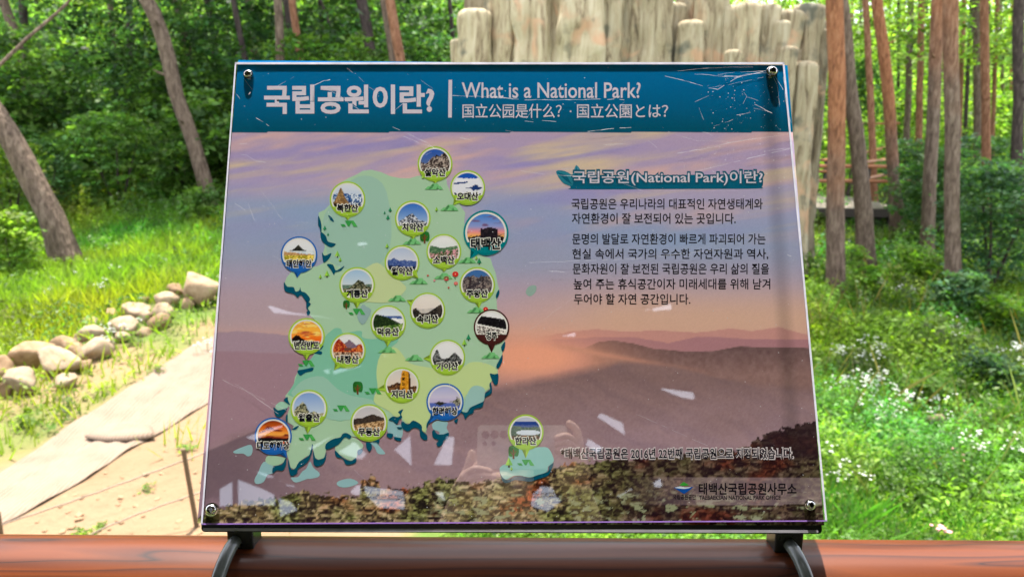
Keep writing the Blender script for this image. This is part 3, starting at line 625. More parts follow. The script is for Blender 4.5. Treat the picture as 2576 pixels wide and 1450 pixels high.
# ---------------------------------------------------------------- cast log wall
wall = empty('log_wall', P(1600, 545, 14.2), 'tall wall of cast cream and tan log-shaped columns behind the sign', 'wall')
wall.location.z = -.9; WO = Vector(wall.location)
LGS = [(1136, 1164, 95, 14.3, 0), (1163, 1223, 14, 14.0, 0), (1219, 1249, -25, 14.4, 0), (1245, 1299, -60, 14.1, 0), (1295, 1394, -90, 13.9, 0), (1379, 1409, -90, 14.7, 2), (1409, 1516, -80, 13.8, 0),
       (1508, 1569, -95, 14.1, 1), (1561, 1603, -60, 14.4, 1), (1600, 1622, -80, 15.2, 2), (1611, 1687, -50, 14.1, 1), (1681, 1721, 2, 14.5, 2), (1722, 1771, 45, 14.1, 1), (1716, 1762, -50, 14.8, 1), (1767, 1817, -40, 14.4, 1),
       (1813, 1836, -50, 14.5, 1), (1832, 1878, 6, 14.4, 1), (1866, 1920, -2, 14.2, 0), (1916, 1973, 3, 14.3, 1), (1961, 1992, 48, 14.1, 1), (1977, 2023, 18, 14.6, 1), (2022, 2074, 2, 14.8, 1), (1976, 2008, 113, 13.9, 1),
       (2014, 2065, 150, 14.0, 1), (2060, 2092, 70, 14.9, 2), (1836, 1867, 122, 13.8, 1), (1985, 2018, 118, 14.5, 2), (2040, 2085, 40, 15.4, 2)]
def cast_log(x0, x1, top, D, mi, seed, flare=0.0):
    c = (x0+x1)/2; pt = P(c, top, D); R0 = (x1-x0)/FPX*D/2*1.38; z0 = -1.0; z1 = pt.z
    n, m = 40, 70; v = []; x = pt.x; lean = mnoise.noise(Vector((seed, 3, 1)))*.05
    for j in range(m+1):
        t = j/m; z = z0+(z1-z0)*(t if t < .8 else .8+.2*(1-(1-(t-.8)/.2)**1.8))
        e = (z1-z+.15*R0*math.sin(seed*2.1)*0)/(R0*.55); capf = (max(0.0, 1-(1-min(1, e))**3))**.45 if e < 1 else 1
        for k in range(n):
            a = 2*math.pi*k/n; dirv = Vector((math.cos(a), math.sin(a), 0))
            g = mnoise.noise(Vector((math.cos(a)*2.2+seed*5, math.sin(a)*2.2, z*.35)))*.26+abs(mnoise.noise(Vector((math.cos(a)*5+seed, math.sin(a)*5, z*.7))))*-.26+mnoise.noise(dirv*1.5+Vector((0, seed, z*1.4)))*.20
            g += mnoise.noise(Vector((seed*9, math.cos(a)*1.2, z*2.6)))*.11-.10*max(0, mnoise.noise(Vector((math.cos(a)*3+seed, math.sin(a)*3, z*3.1)))-.15)*2
            fl = 1+flare*math.exp(-(z+1.0)*1.3)
            r_ = R0*(1+g)*max(capf, .02)*fl
            v.append((x+dirv.x*r_+lean*(z-1), pt.y+R0+dirv.y*r_*.95, z))
    f = [(j*n+k, j*n+(k+1) % n, (j+1)*n+(k+1) % n, (j+1)*n+k) for j in range(m) for k in range(n)]+[tuple(m*n+k for k in range(n))]
    v = [(a[0]-WO.x, a[1]-WO.y, a[2]-WO.z) for a in v]
    return mesh('log', v, f, M_LOG[mi], wall, smooth=True)
for i, (a, b_, t, D, mi) in enumerate(LGS): cast_log(a, b_, t, D, mi, i+1, .35 if a > 1950 else .15)

# rough body that joins the columns at the back
cv = []; cn, cm = 60, 16; xa_, xb_ = P(1170, 300, 15.3).x, P(2045, 300, 15.3).x
for j in range(cm):
    for k in range(cn):
        x_ = xa_+(xb_-xa_)*k/(cn-1); hh_c = (4.4 if x_ < P(1590, 0, 15).x else 3.0+.5*mnoise.noise(Vector((x_*2, 0, 0))))
        z_ = -1+(hh_c+1)*j/(cm-1); cv.append((x_-WO.x, 15.1+.18*mnoise.noise(Vector((x_*3, z_*.5, 4)))-WO.y, z_-WO.z))
nc_ = len(cv); cv += [(a[0], a[1]+.7, a[2]) for a in cv]
cf = [(j*cn+k, j*cn+k+1, (j+1)*cn+k+1, (j+1)*cn+k) for j in range(cm-1) for k in range(cn-1)]
cf += [tuple(i+nc_ for i in f_)[::-1] for f_ in cf]+[((cm-1)*cn+k, (cm-1)*cn+k+1, nc_+(cm-1)*cn+k+1, nc_+(cm-1)*cn+k) for k in range(cn-1)]
cf += [(j*cn, (j+1)*cn, nc_+(j+1)*cn, nc_+j*cn) for j in range(cm-1)]+[(j*cn+cn-1, nc_+j*cn+cn-1, nc_+(j+1)*cn+cn-1, (j+1)*cn+cn-1) for j in range(cm-1)]
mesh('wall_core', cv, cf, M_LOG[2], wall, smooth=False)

# ---------------------------------------------------------------- boardwalk on the right
M_DECK = plain('weathered_board', (.20, .165, .13), .8); M_ORANGE = plain('orange_rail_wood', (.34, .125, .045), .5); M_JOIST = plain('dark_joist', (.05, .038, .03), .8); M_POSTD = plain('dark_post', (.05, .04, .035), .6)
bwalk = empty('boardwalk', (9.6, 20, -.7), 'raised timber boardwalk with orange handrails between the trunks on the right', 'boardwalk'); BO = Vector(bwalk.location)
def bx(name, a, b_, mat, th, par=None):
    o = MB().tube([Vector(a)-BO, Vector(b_)-BO], th, 8).build(name, mat, par or bwalk, True); return o
dz = -.22
x0, x1 = P(2050, 500, 19.5).x, P(2310, 500, 19.5).x
nb = 26
for i in range(nb):
    xa = x0+(x1-x0)*i/nb; w_ = (x1-x0)/nb-.012
    MB().box(Vector((xa+w_/2+.1*i/nb, 22.6, dz-.02))-BO, (w_, 6.2, .04)).build('board', M_DECK, bwalk)
MB().box(Vector(((x0+x1)/2, 19.46, dz-.10))-BO, (x1-x0+.1, .06, .22)).build('fascia_beam', M_JOIST, bwalk)
for i in range(7):
    x = x0+(x1-x0)*i/6; MB().box(Vector((x, 19.7, dz-.6))-BO, (.12, .12, .9)).build('support_post', M_POSTD, bwalk)
MB().box(Vector(((x0+x1)/2, 20.6, dz-.5))-BO, (x1-x0, .05, .75)).build('under_deck_shade', M_POSTD, bwalk)  # dark sheet standing in for the shade under the deck
for i in range(5):
    x = x0+(x1-x0)*i/4
    for y in (19.6, 25.5):
        MB().box(Vector((x, y, dz+.1))-BO, (.11, .11, 2.0)).build('post', M_POSTD, bwalk)
for y, rl in ((19.55, (1.1, .72)), (25.5, (1.1, .72))):
    for r_ in rl: bx('handrail', (x0-.2, y-.08, dz+r_), (x1+.1, y-.08, dz+r_), M_ORANGE, .05)
bx('handrail', P(2174, 384, 27), P(2228, 371, 30), M_ORANGE, .06); bx('handrail', P(2150, 312, 32), P(2262, 310, 32), M_ORANGE, .05)
bx('handrail', P(2174, 408, 20.5), P(2256, 399, 23.5), M_ORANGE, .055); bx('handrail', P(2180, 449, 20.5), P(2256, 433, 23.5), M_ORANGE, .055)

# ---------------------------------------------------------------- stakes and ropes
M_STAKE = plain('stake_wood', (.13, .085, .045), .85); M_ROPE = plain('rope_fibre', (.26, .20, .15), .95)
D1 = at(495, 1327).y; D2 = D1-.35; D0 = D1+1.2
def stake(pts, D, w, label):
    a = [P(x, y, D) for x, y in pts]; g_ = drop(a[-1].x, D, -.15); a.append(g_); r_ = w/FPX*D/2
    root = empty('fence_stake', drop(g_.x, D), label, 'stake', 'rope fence stakes'); o = Vector(root.location)
    MB().tube([p-o for p in a], [r_*.95, r_, r_*1.02][:len(a)], 9).build('stake_shaft', M_STAKE, root, True)
    MB().tube([a[0]-o+Vector((0, 0, .0)), a[0]-o+Vector((0, 0, .012))], [r_*1.12, r_*.9], 9).build('stake_tip', M_STAKE, root, True)
stake([(461, 1131), (495, 1325)], D1, 13, 'wooden stake holding two ropes, left of the sign foot'); stake([(-5, 1290), (5, 1362)], D2, 13, 'wooden stake cut by the left edge just above the rail')
def rope(ps, label):
    A_ = resample([P(*p) for p in ps], 40); tag(MB().tube([Vector(a)+Vector((0, 0, .003*math.sin(i*2.1))) for i, a in enumerate(A_)], .0065, 6).build('rope', M_ROPE, None, True), label, 'rope', 'ropes strung between the stakes')
rope([(-150, 1352, D2-.15), (0, 1319, D2), (153, 1269, D2+.1), (278, 1225, D2+.2), (461, 1158, D1), (514, 1138, D1+.2), (640, 1095, D0)], 'upper rope running from the left edge stake to behind the sign')
rope([(-60, 1440, D2-.15), (200, 1356, D2+.1), (264, 1325, D2+.15), (361, 1286, D2+.25), (474, 1247, D1), (514, 1233, D1+.2), (640, 1195, D0)], 'lower rope passing below the first across the sandy slope')

# ================================================================= THE SIGN
TILT = rad(11.945); YAW = rad(-.56)
bc = EYE + CAMR @ Vector((.00105, .01122, -.75831))          # board centre (camera looks along -Z, up is +Y)
ca, sa = math.cos(TILT), math.sin(TILT)
RB = Matrix.Rotation(PITCH*0, 3, 'X')
Rb_cam = Matrix(((1, 0, 0), (0, ca, -sa*-1), (0, -sa, ca)))    # placeholder, replaced below
xax = Vector((math.cos(YAW), 0, math.sin(YAW)*1.0)).normalized()
up = Vector((0, math.cos(TILT), -math.sin(TILT)))
up = (up-xax*up.dot(xax)).normalized(); nrm = xax.cross(up)
RBW = CAMR @ Matrix.Rotation(-ROLL, 3, 'Z') @ Matrix((xax, up, nrm)).transposed()
BW, BH = .600, .4816
bo = bc - (RBW @ Vector((0, BH/2, 0)))
sign = empty('information_sign', (0, 0, 0), 'scratched national park board with blue header and a map of round pictures above the rail', 'sign')
sign.matrix_world = Matrix.Translation(bo) @ RBW.to_4x4(); SINV = sign.matrix_world.inverted()
NB = RBW @ Vector((0, 0, 1))
def B(px, py, w=0.0):                                          # pixel -> sign-local point on the plane w
    d = px_dir(px, py); o = bo+NB*w; t = (o-EYE).dot(NB)/d.dot(NB); q = SINV @ (EYE+d*t); return (q.x, q.y, w)
# vectorised
_o = np.array(SINV @ EYE); _R = np.array((SINV.to_3x3() @ CAMR))
def Bn(X, Y, w=0.0):
    d = np.stack([(X-CX)/FPX, -(Y-CY)/FPX, -np.ones_like(X)], -1) @ _R.T; t = (w-_o[2])/d[..., 2]
    return np.stack([_o[0]+d[..., 0]*t, _o[1]+d[..., 1]*t, np.full_like(X, w)], -1)
_Ri = np.linalg.inv(_R)
def toPx(u, v, w=0.0):
    q = np.stack([u-_o[0], v-_o[1], np.full_like(u, w)-_o[2]], -1) @ _Ri.T; return CX+FPX*q[..., 0]/-q[..., 2], CY-FPX*q[..., 1]/-q[..., 2]
WP = -.0013                                                    # print plane, behind the acrylic
LAY = .00003
KINK = 1.24
def ink(c): return s2l(c)*KINK

# backing plate, brackets, bolts
def rrect(x0, y0, x1, y1, z0, z1, r, name, mat, parent=sign):
    pts = []
    for cx_, cy_, a0 in ((x1-r, y1-r, 0), (x0+r, y1-r, 90), (x0+r, y0+r, 180), (x1-r, y0+r, 270)):
        for k in range(6): a = rad(a0+k*18); pts.append((cx_+math.cos(a)*r, cy_+math.sin(a)*r))
    n = len(pts); v = [(x, y, z0) for x, y in pts]+[(x, y, z1) for x, y in pts]
    f = [tuple(range(n))[::-1], tuple(range(n, 2*n))]+[(i, (i+1) % n, n+(i+1) % n, n+i) for i in range(n)]
    return mesh(name, v, f, mat, parent)
pl = B(516, 1330, -.012); pr = B(2056, 1330, -.012); pt_ = B(1290, 175, -.012)
rrect(pl[0], pl[1]-.0012, pr[0], pt_[1], -.014, -.0019, .004, 'backing_plate', M_BLACK)
# folded lip with a bright polished face under the sheet
rrect(pl[0]+.002, pl[1]-.0002, pr[0]-.004, pl[1]+.0024, -.0019, -.0010, .001, 'bottom_lip', plain('lip_grey', (.30, .29, .33), .12, coat=.6))

# ---- the print: one fine coloured sheet
nu, nv = 520, 410
U = np.linspace(-BW/2-.0006, BW/2+.0006, nu); V_ = np.linspace(-.0012, BH+.0002, nv); UU, VV = np.meshgrid(U, V_)
X, Y = toPx(UU, VV, WP)
def stops(Y, st):
    ys = [a for a, _ in st]; cs = np.array([c for _, c in st], float); return np.stack([np.interp(Y, ys, cs[:, k]) for k in range(3)], -1)
C = stops(Y, [(333, (184, 166, 194)), (400, (180, 164, 196)), (455, (188, 172, 198)), (520, (172, 170, 200)), (580, (158, 168, 200)), (650, (164, 168, 194)), (720, (182, 168, 188)), (780, (198, 172, 182)), (835, (212, 174, 166)), (900, (196, 152, 150)), (1000, (160, 132, 140)), (1350, (140, 118, 124))])
Xt = X+.0; Yt = Y+.16*(X-1290)
st1 = fbm(Xt/330, Yt/52, 5, 3); st2 = fbm(Xt/210+5, Yt/38, 4, 9)
up_ = np.clip((640-Y)/180, 0, 1)
C = mixc(C, np.array((156, 150, 204.)), (st1-.5)*4*up_*.75); C = mixc(C, np.array((216, 184, 184.)), (st2-.52)*5*up_*.75)
C = mixc(C, np.array((214, 196, 176.)), (fbm(Xt/300, Yt/30, 4, 14)-.56)*6*up_*.6)
C = mixc(C, np.array((150, 172, 204.)), (fbm(X/400, Y/90, 3, 6)-.45)*3*np.exp(-((Y-560)/90)**2)*.8)
C = mixc(C, np.array((214, 180, 160.)), np.exp(-((Y-800)/70)**2)*np.clip((X-1250)/300, 0, 1)*.8)
C = mixc(C, np.array((182, 164, 176.)), np.clip((1150-X)/300, 0, 1)*np.exp(-((Y-790)/60)**2)*.8)
def ridge(pts, col, soft=1.5, rough=2.0, x0=None, x1=None, seed=0):
    global C
    a = np.array(pts, float); yy = np.interp(X, a[:, 0], a[:, 1])+(fbm(X/14, X*0, 4, seed)-.5)*rough*2
    m = np.clip((Y-yy)/soft+.5, 0, 1)
    if x0 is not None: m = m*np.clip((X-x0)/60, 0, 1)
    if x1 is not None: m = m*np.clip((x1-X)/60, 0, 1)
    C = C*(1-m[..., None])+np.asarray(col, float)*m[..., None] if not callable(col) else C*(1-m[..., None])+col()*m[..., None]
ridge([(500, 838), (600, 832), (720, 842), (850, 846), (1200, 850)], (172, 150, 166), 3, 3, x1=1100, seed=1)
ridge([(500, 880), (700, 888), (1200, 890)], (166, 138, 152), 4, 3, x1=1200, seed=2)
ridge([(1355, 847), (1441, 832), (1504, 827), (1576, 833), (1655, 830), (1750, 836), (1838, 825), (1892, 832), (1958, 822), (2018, 838), (2100, 850)], (198, 152, 148), 2, 1.5, x0=1340, seed=3)
ridge([(1371, 854), (1529, 847), (1600, 848), (1680, 862), (1750, 847), (1813, 847), (1876, 852), (2100, 854)], (174, 132, 140), 2, 1.5, x0=1350, seed=4)
hump = lambda: mixc(np.broadcast_to(np.array((112., 90, 92)), C.shape), np.array((146., 118, 116)), (Y-870)/70)+(fbm(X/9, Y/9, 3, 8)-.5)[..., None]*26
ridge([(1380, 900), (1460, 879), (1504, 860), (1541, 855), (1592, 863), (1643, 876), (1728, 884), (1797, 882), (1861, 870), (1924, 873), (2003, 873), (2100, 880)], hump, 1.5, 1.2, x0=1440, seed=5)
# glowing mist
C = mixc(C, np.array((236, 174, 150.)), np.exp(-(((X-1330)/210)**2+((Y-900)/58)**2))*1.15)
ms = 868+.20*(X-1400)-.00006*(X-1400)**2; C = mixc(C, np.array((210, 158, 140.)), np.exp(-((Y-ms)/7)**2)*np.clip((1800-X)/350, 0, 1)*np.clip((X-1380)/60, 0, 1))
fld = lambda: mixc(np.broadcast_to(np.array((138., 114, 116)), C.shape), np.array((162., 138, 148)), (Y-950)/130*(.4+fbm(X/160, Y/80, 3, 12)))+(fbm(X/5, Y/5, 3, 18)-.5)[..., None]*14+((fbm((X+Y*1.6)/300, (Y-X*.42)/22+fbm(X/60, Y/60, 3, 77)*2.5, 3, 19)-.5)*20)[..., None]*np.array((1, .8, .5))
ridge([(500, 1145), (527, 1128), (583, 1096), (649, 1074), (800, 1020), (1000, 985), (1200, 985), (1330, 960), (1450, 935), (1560, 915), (1680, 922), (1800, 960), (2100, 985)], fld, 26, 3, seed=6)
ridge([(1500, 935), (1560, 912), (1700, 925), (1850, 960), (2100, 1000)], fld, 10, 2, x0=1480, seed=7)
C = mixc(C, np.array((116, 98, 110.)), np.clip((Y-(1128-.42*(X-527)))/6, 0, 1)*np.clip((900-X)/300, 0, 1)*.8)
# shrubs of the foreground of the print
sh = np.array([(500, 1298), (560, 1275), (600, 1262), (690, 1250), (760, 1232), (800, 1238), (850, 1246), (903, 1250), (908, 1206), (940, 1198), (960, 1225), (1050, 1226), (1100, 1203), (1150, 1203), (1200, 1216), (1262, 1192), (1300, 1205), (1398, 1172), (1450, 1165), (1600, 1152), (1700, 1143), (1850, 1132), (1890, 1112), (1950, 1082), (2000, 1068), (2100, 1045)], float)
yy = np.interp(X, sh[:, 0], sh[:, 1])+(fbm(X/9, Y/9, 3, 31)-.5)*26
n1_ = fbm(X/8.5+fbm(X/12, Y/12, 2, 44)*3, Y/6.5, 3, 41); n2_ = fbm(X/70, Y/45, 4, 43); n3_ = fbm(X/16+n1_*2, Y/11, 3, 47)
S = stops(n1_*1000, [(250, (38, 28, 32)), (420, (78, 66, 54)), (520, (120, 110, 80)), (640, (168, 152, 116)), (760, (205, 190, 160))])
S = mixc(S, S*np.array((1.0, .64, .56)), (n2_-.52)*6*np.clip((X-780)/250, .3, 1)); S = mixc(S, S*np.array((.86, .96, .80)), (.46-n2_)*6)
S = mixc(S, S*.46+np.array((16, 6, 14.)), np.clip((X-1420)/200, 0, 1)*.85); S = mixc(S, np.array((150, 156, 128.)), (n3_-.60)*14*np.clip((Y-1225)/30, 0, 1)*np.clip((X-1000)/200, 0, 1)*.8)
S = mixc(S, np.array((48, 34, 42.)), np.clip((X-1880)/60, 0, 1)*np.clip((1160-Y)/20, 0, 1)*.7)
S = mixc(S, np.array((216, 200, 182.)), np.exp(-(((X-1215)/75)**2+((Y-1205)/32)**2))*np.clip((n1_-.35)*5, 0, 1)*.8)
m = np.clip((Y-yy)/3+.5, 0, 1); C = mixc(C, S, m)
# pale office strip
mb = ((Y > 1199) & (Y < 1268)).astype(float)*np.clip((X-1560)/220, 0, 1)*.58; C = mixc(C, np.array((178, 160, 168.)), mb)
# header band
H_ = stops(Y, [(160, (0, 112, 164)), (215, (0, 106, 154)), (270, (2, 96, 136)), (333, (10, 82, 106))]); C = np.where((Y < 333)[..., None], H_, C)
bx_ = 1940+62*(Y-340)/900                        # shade of the right support, painted into the print as a darker strip
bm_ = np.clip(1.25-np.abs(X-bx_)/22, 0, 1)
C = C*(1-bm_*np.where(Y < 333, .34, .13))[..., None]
C = C+(RNG.random(C.shape[:2])-.5)[..., None]*5
gm = C.mean(-1, keepdims=True); C = gm+(C-gm)*1.12
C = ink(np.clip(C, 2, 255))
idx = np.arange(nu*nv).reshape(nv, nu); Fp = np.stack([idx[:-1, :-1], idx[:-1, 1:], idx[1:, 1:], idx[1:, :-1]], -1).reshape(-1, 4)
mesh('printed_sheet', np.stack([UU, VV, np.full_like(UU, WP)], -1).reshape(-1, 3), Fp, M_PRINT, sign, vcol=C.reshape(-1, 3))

# ---- flat printed shapes
def cat(pts, n=4):
    out_ = []; m_ = len(pts)
    for i in range(m_):
        p0, p1, p2, p3 = [np.array(pts[(i+k-1) % m_], float) for k in range(4)]
        for k in range(n):
            t = k/n; out_.append(.5*((2*p1)+(-p0+p2)*t+(2*p0-5*p1+4*p2-p3)*t*t+(-p0+3*p1-3*p2+p3)*t**3))
    return out_
def flat(polys, lay, name, parent=sign, label=None):
    """polys: list of (points in px, sRGB colour)"""
    V = []; Fc = []; Cc = []
    for pts, colr in polys:
        n0 = len(V); w = WP+LAY*lay; P3 = [B(p[0], p[1], w) for p in pts]
        tr_ = tessellate_polygon([[Vector((p[0], p[1], 0)) for p in P3]])
        for t in tr_: 
            a, b_, c_ = [Vector(P3[i]) for i in t]
            t = t if (b_-a).cross(c_-a).z > 0 else t[::-1]
            Fc.append(tuple(n0+i for i in t))
        V += P3; Cc += [tuple(ink(colr))]*len(P3)
    o = mesh(name, V, Fc, M_PRINT, parent, vcol=np.array(Cc))
    if label: o['label'] = label
    return o
CR = {'A': (654.2, 392.5), 'B': (654.2, 719.6), 'C': (556.1, 948.6), 'D': (981.3, 948.6)}
def K(k, pts): ox, oy = CR[k]; return [(ox+.25406*x, oy+.25406*y) for x, y in pts]
land = K('A', [(880, 215), (960, 180), (1010, 148), (1100, 135), (1200, 160), (1290, 200), (1380, 218), (1480, 220), (1560, 195), (1700, 190), (1840, 210), (1850, 280), (1890, 380), (1960, 460), (2030, 560), (2020, 650), (2050, 780), (2100, 900), (2200, 990), (2280, 1010), (2300, 1080), (2330, 1150), (2345, 1240), (2366, 1320), (2355, 1380), (2340, 1420)]) \
    + K('B', [(2345, 220), (2375, 330), (2415, 450), (2420, 540), (2400, 650), (2390, 720), (2350, 790), (2355, 870), (2300, 870), (2275, 868), (2300, 920), (2280, 960), (2288, 1000), (2250, 1030), (2225, 1050), (2218, 1130), (2170, 1160), (2120, 1165), (2080, 1200), (2060, 1240), (2010, 1245), (1980, 1220), (1940, 1290), (1900, 1310), (1750, 1320), (1690, 1300), (1660, 1350), (1650, 1410), (1640, 1440)]) \
    + K('C', [(2040, 555), (2010, 540), (1985, 500), (1970, 470), (1935, 455), (1890, 430), (1850, 460), (1800, 445), (1785, 410), (1780, 370), (1740, 400), (1700, 390), (1660, 415), (1630, 480), (1600, 560), (1540, 610), (1400, 600), (1285, 580), (1220, 580), (1160, 602), (1110, 620), (1042, 655), (1035, 740), (1018, 795), (960, 812), (928, 790), (912, 720), (898, 668), (888, 720), (875, 765), (830, 790), (780, 830), (750, 885), (718, 905), (688, 890), (672, 820), (655, 770), (640, 700), (660, 600), (700, 520), (720, 480), (662, 440), (655, 370), (678, 300), (650, 250), (635, 180), (690, 110), (720, 60)]) \
    + K('B', [(345, 895), (372, 850), (382, 795), (440, 770), (500, 720), (540, 665), (600, 600), (600, 480), (540, 330), (490, 285), (478, 250), (462, 200), (478, 150)]) \
    + K('A', [(455, 1430), (428, 1385), (400, 1340), (345, 1375), (300, 1320), (250, 1300), (242, 1255), (262, 1200), (320, 1130), (480, 1100), (560, 1090), (620, 1060), (640, 1010), (620, 960), (640, 900), (620, 800), (600, 740), (585, 640), (578, 560), (640, 530), (690, 480), (700, 380), (800, 260)])
TEAL = (6, 84, 110)
coast = [('A', [(575, 590), (603, 655), (608, 730), (600, 765), (588, 710), (573, 680)]), ('A', [(600, 750), (650, 790), (672, 845), (750, 868), (705, 902), (655, 880), (605, 825)]), ('A', [(673, 585), (705, 602), (732, 650), (698, 635)]),
         ('A', [(613, 952), (640, 985), (702, 958), (690, 1002), (655, 1040), (628, 1052), (616, 1000)]), ('A', [(660, 1070), (720, 1075), (748, 1130), (790, 1112), (834, 1085), (800, 1132), (745, 1148), (730, 1176), (700, 1125)]),
         ('A', [(238, 1245), (268, 1290), (330, 1295), (350, 1338), (385, 1328), (397, 1295), (407, 1335), (450, 1352), (495, 1412), (465, 1452), (430, 1400), (402, 1372), (370, 1398), (335, 1365), (250, 1338), (234, 1290)]), ('A', [(2362, 1320), (2367, 1360), (2340, 1408), (2333, 1370)]),
         ('B', [(458, 130), (470, 150), (502, 175), (472, 215), (497, 258), (470, 292), (458, 252), (474, 240), (456, 215)]), ('B', [(375, 830), (430, 820), (522, 802), (516, 836), (450, 852), (398, 884), (370, 850)]), ('B', [(510, 655), (575, 636), (615, 652), (600, 674), (560, 666)]), ('B', [(575, 600), (628, 585), (600, 625)]),
         ('B', [(2423, 545), (2423, 600), (2400, 645), (2385, 600)]), ('B', [(2398, 675), (2396, 740), (2360, 808), (2336, 792), (2370, 722)]), ('B', [(2272, 863), (2320, 872), (2358, 868), (2352, 960), (2325, 974), (2300, 940)]),
         ('B', [(2280, 948), (2296, 1010), (2285, 1062), (2222, 1105), (2200, 1192), (2122, 1212), (2110, 1252), (2062, 1272), (2030, 1312), (2010, 1265), (1970, 1235), (2010, 1240), (2050, 1245), (2080, 1200), (2160, 1160), (2215, 1130), (2225, 1060), (2275, 1020), (2268, 980)]),
         ('B', [(232, 1122), (270, 1093), (277, 1130), (297, 1172), (262, 1152)]), ('B', [(132, 1193), (178, 1226), (268, 1204), (232, 1262), (190, 1294), (148, 1270)]),
         ('C', [(1658, 417), (1700, 384), (1750, 393), (1773, 368), (1752, 340), (1802, 313), (1782, 360), (1792, 392), (1760, 422), (1740, 462), (1700, 432)]), ('C', [(1788, 428), (1850, 465), (1900, 424), (1982, 470), (1990, 530), (2038, 570), (2037, 615), (1998, 612), (1968, 572), (1960, 512), (1900, 497), (1850, 532), (1788, 492)]),
         ('C', [(2080, 388), (2102, 402), (2060, 442), (2036, 500), (2035, 455)]), ('C', [(2088, 535), (2110, 518), (2140, 558), (2200, 560), (2254, 545), (2242, 602), (2202, 622), (2190, 662), (2150, 684), (2128, 652), (2150, 620), (2098, 592)]), ('C', [(2305, 425), (2345, 405), (2330, 452)]),
         ('C', [(1646, 550), (1702, 560), (1682, 602), (1640, 582)]), ('C', [(1716, 588), (1782, 600), (1772, 628), (1718, 612)]), ('C', [(1738, 490), (1798, 492), (1770, 512)]), ('C', [(1436, 640), (1482, 650), (1492, 700), (1465, 733), (1438, 690)]), ('C', [(1500, 632), (1566, 612), (1555, 660), (1540, 640)]),
         ('C', [(1200, 558), (1240, 548), (1287, 578), (1270, 608), (1222, 592), (1160, 662), (1042, 712), (1038, 655), (1112, 606), (1180, 590)]), ('C', [(912, 720), (930, 790), (960, 812), (1020, 790), (1040, 735), (1036, 802), (1000, 862), (940, 877), (913, 842)]),
         ('C', [(900, 658), (910, 682), (892, 762), (850, 842), (762, 902), (752, 947), (690, 972), (664, 882), (663, 805), (690, 900), (730, 902), (772, 832), (862, 778), (886, 720)]), ('C', [(518, 880), (600, 860), (637, 798), (644, 850), (612, 917), (550, 917), (508, 947)]),
         ('C', [(1130, 720), (1200, 790), (1280, 825), (1335, 792), (1330, 842), (1240, 862), (1205, 805), (1150, 790), (1128, 760)]), ('C', [(1352, 720), (1396, 705), (1396, 740), (1355, 765)]), ('C', [(700, 510), (755, 478), (768, 482), (732, 518)]), ('C', [(640, 380), (658, 365), (655, 445), (640, 430)]),
         ('D', [(1082, 930), (1110, 985), (1160, 1012), (1230, 978), (1300, 975), (1390, 992), (1470, 962), (1560, 932), (1570, 882), (1617, 842), (1600, 900), (1560, 970), (1470, 1000), (1390, 1028), (1300, 1020), (1230, 1015), (1160, 1042), (1110, 1022)])]
flat([(cat(K(k, p), 3), TEAL) for k, p in coast], 8, 'coast_shadow')
LB = (150, 192, 200)
isles = [('C', [(118, 735), (160, 708), (230, 680), (290, 664), (312, 700), (300, 762), (260, 778), (220, 752), (150, 752)]), ('C', [(400, 860), (440, 830), (520, 880), (522, 942), (460, 962), (420, 1032), (350, 1052), (330, 1010), (370, 930)]),
         ('C', [(690, 990), (760, 982), (800, 930), (842, 900), (880, 830), (912, 890), (972, 942), (962, 982), (880, 1002), (850, 1002), (740, 1038)]), ('C', [(1143, 1052), (1170, 1020), (1280, 998), (1358, 1042), (1260, 1083), (1180, 1082)]), ('C', [(1475, 640), (1560, 640), (1560, 670), (1620, 740), (1612, 758), (1550, 750), (1520, 690)]),
         ('C', [(2088, 460), (2140, 428), (2240, 438), (2232, 500), (2254, 548), (2202, 562), (2182, 620), (2132, 602), (2162, 542), (2102, 512)]), ('C', [(1650, 430), (1700, 432), (1740, 470), (1795, 470), (1790, 590), (1720, 585), (1650, 542)])]
flat([(cat(K(k, p), 3), LB) for k, p in isles], 2, 'island_shapes')
flat([(cat(K('C', [(1148, 642), (1240, 590), (1330, 600), (1402, 660), (1396, 702), (1350, 722), (1340, 792), (1280, 822), (1200, 780), (1130, 720)]), 3), (172, 205, 180)), (cat(K('C', [(440, 832), (470, 770), (620, 790), (640, 802), (600, 850), (520, 872)]), 3), (168, 204, 176)),
      (cat(K('B', [(148, 1190), (200, 1140), (282, 1160), (262, 1208), (190, 1232)]), 3), (160, 205, 185))], 3, 'green_islands')
flat([(land, (172, 207, 178))], 4, 'mainland_shape')
BGc = (132, 196, 172); YGc = (196, 217, 156)
bgr = K('B', [(560, 640), (640, 500), (700, 442), (745, 412), (800, 420), (825, 462), (960, 440), (1010, 450), (1012, 502), (1120, 522), (1340, 500), (1352, 560), (1190, 680), (1150, 850), (1162, 1000), (1122, 1100), (1150, 1160), (1100, 1250), (900, 1300), (760, 1330), (600, 1200), (320, 1090), (275, 1060), (330, 970), (362, 880), (388, 800), (480, 740)])
ygr = K('B', [(1190, 680), (1320, 600), (1400, 660), (1480, 760), (1660, 800), (1850, 830), (2000, 800), (2080, 752), (2200, 752), (2320, 800), (2345, 860), (2280, 870), (2294, 920), (2272, 965), (2270, 1000), (2200, 1040), (2040, 1070), (1990, 1180), (1900, 1290), (1750, 1310), (1680, 1300), (1650, 1350), (1638, 1420), (1620, 1440), (1560, 1380), (1440, 1345), (1400, 1280), (1340, 1290), (1270, 1230), (1140, 1160), (1125, 1110), (1162, 1000), (1152, 850)])
flat([(cat(bgr, 3), BGc), (cat(K('A', [(700, 480), (900, 240), (1100, 200), (1250, 350), (1300, 800), (1200, 1050), (980, 1130), (700, 1050), (650, 850), (620, 640)]), 3), (160, 198, 184))], 5, 'province_shapes')
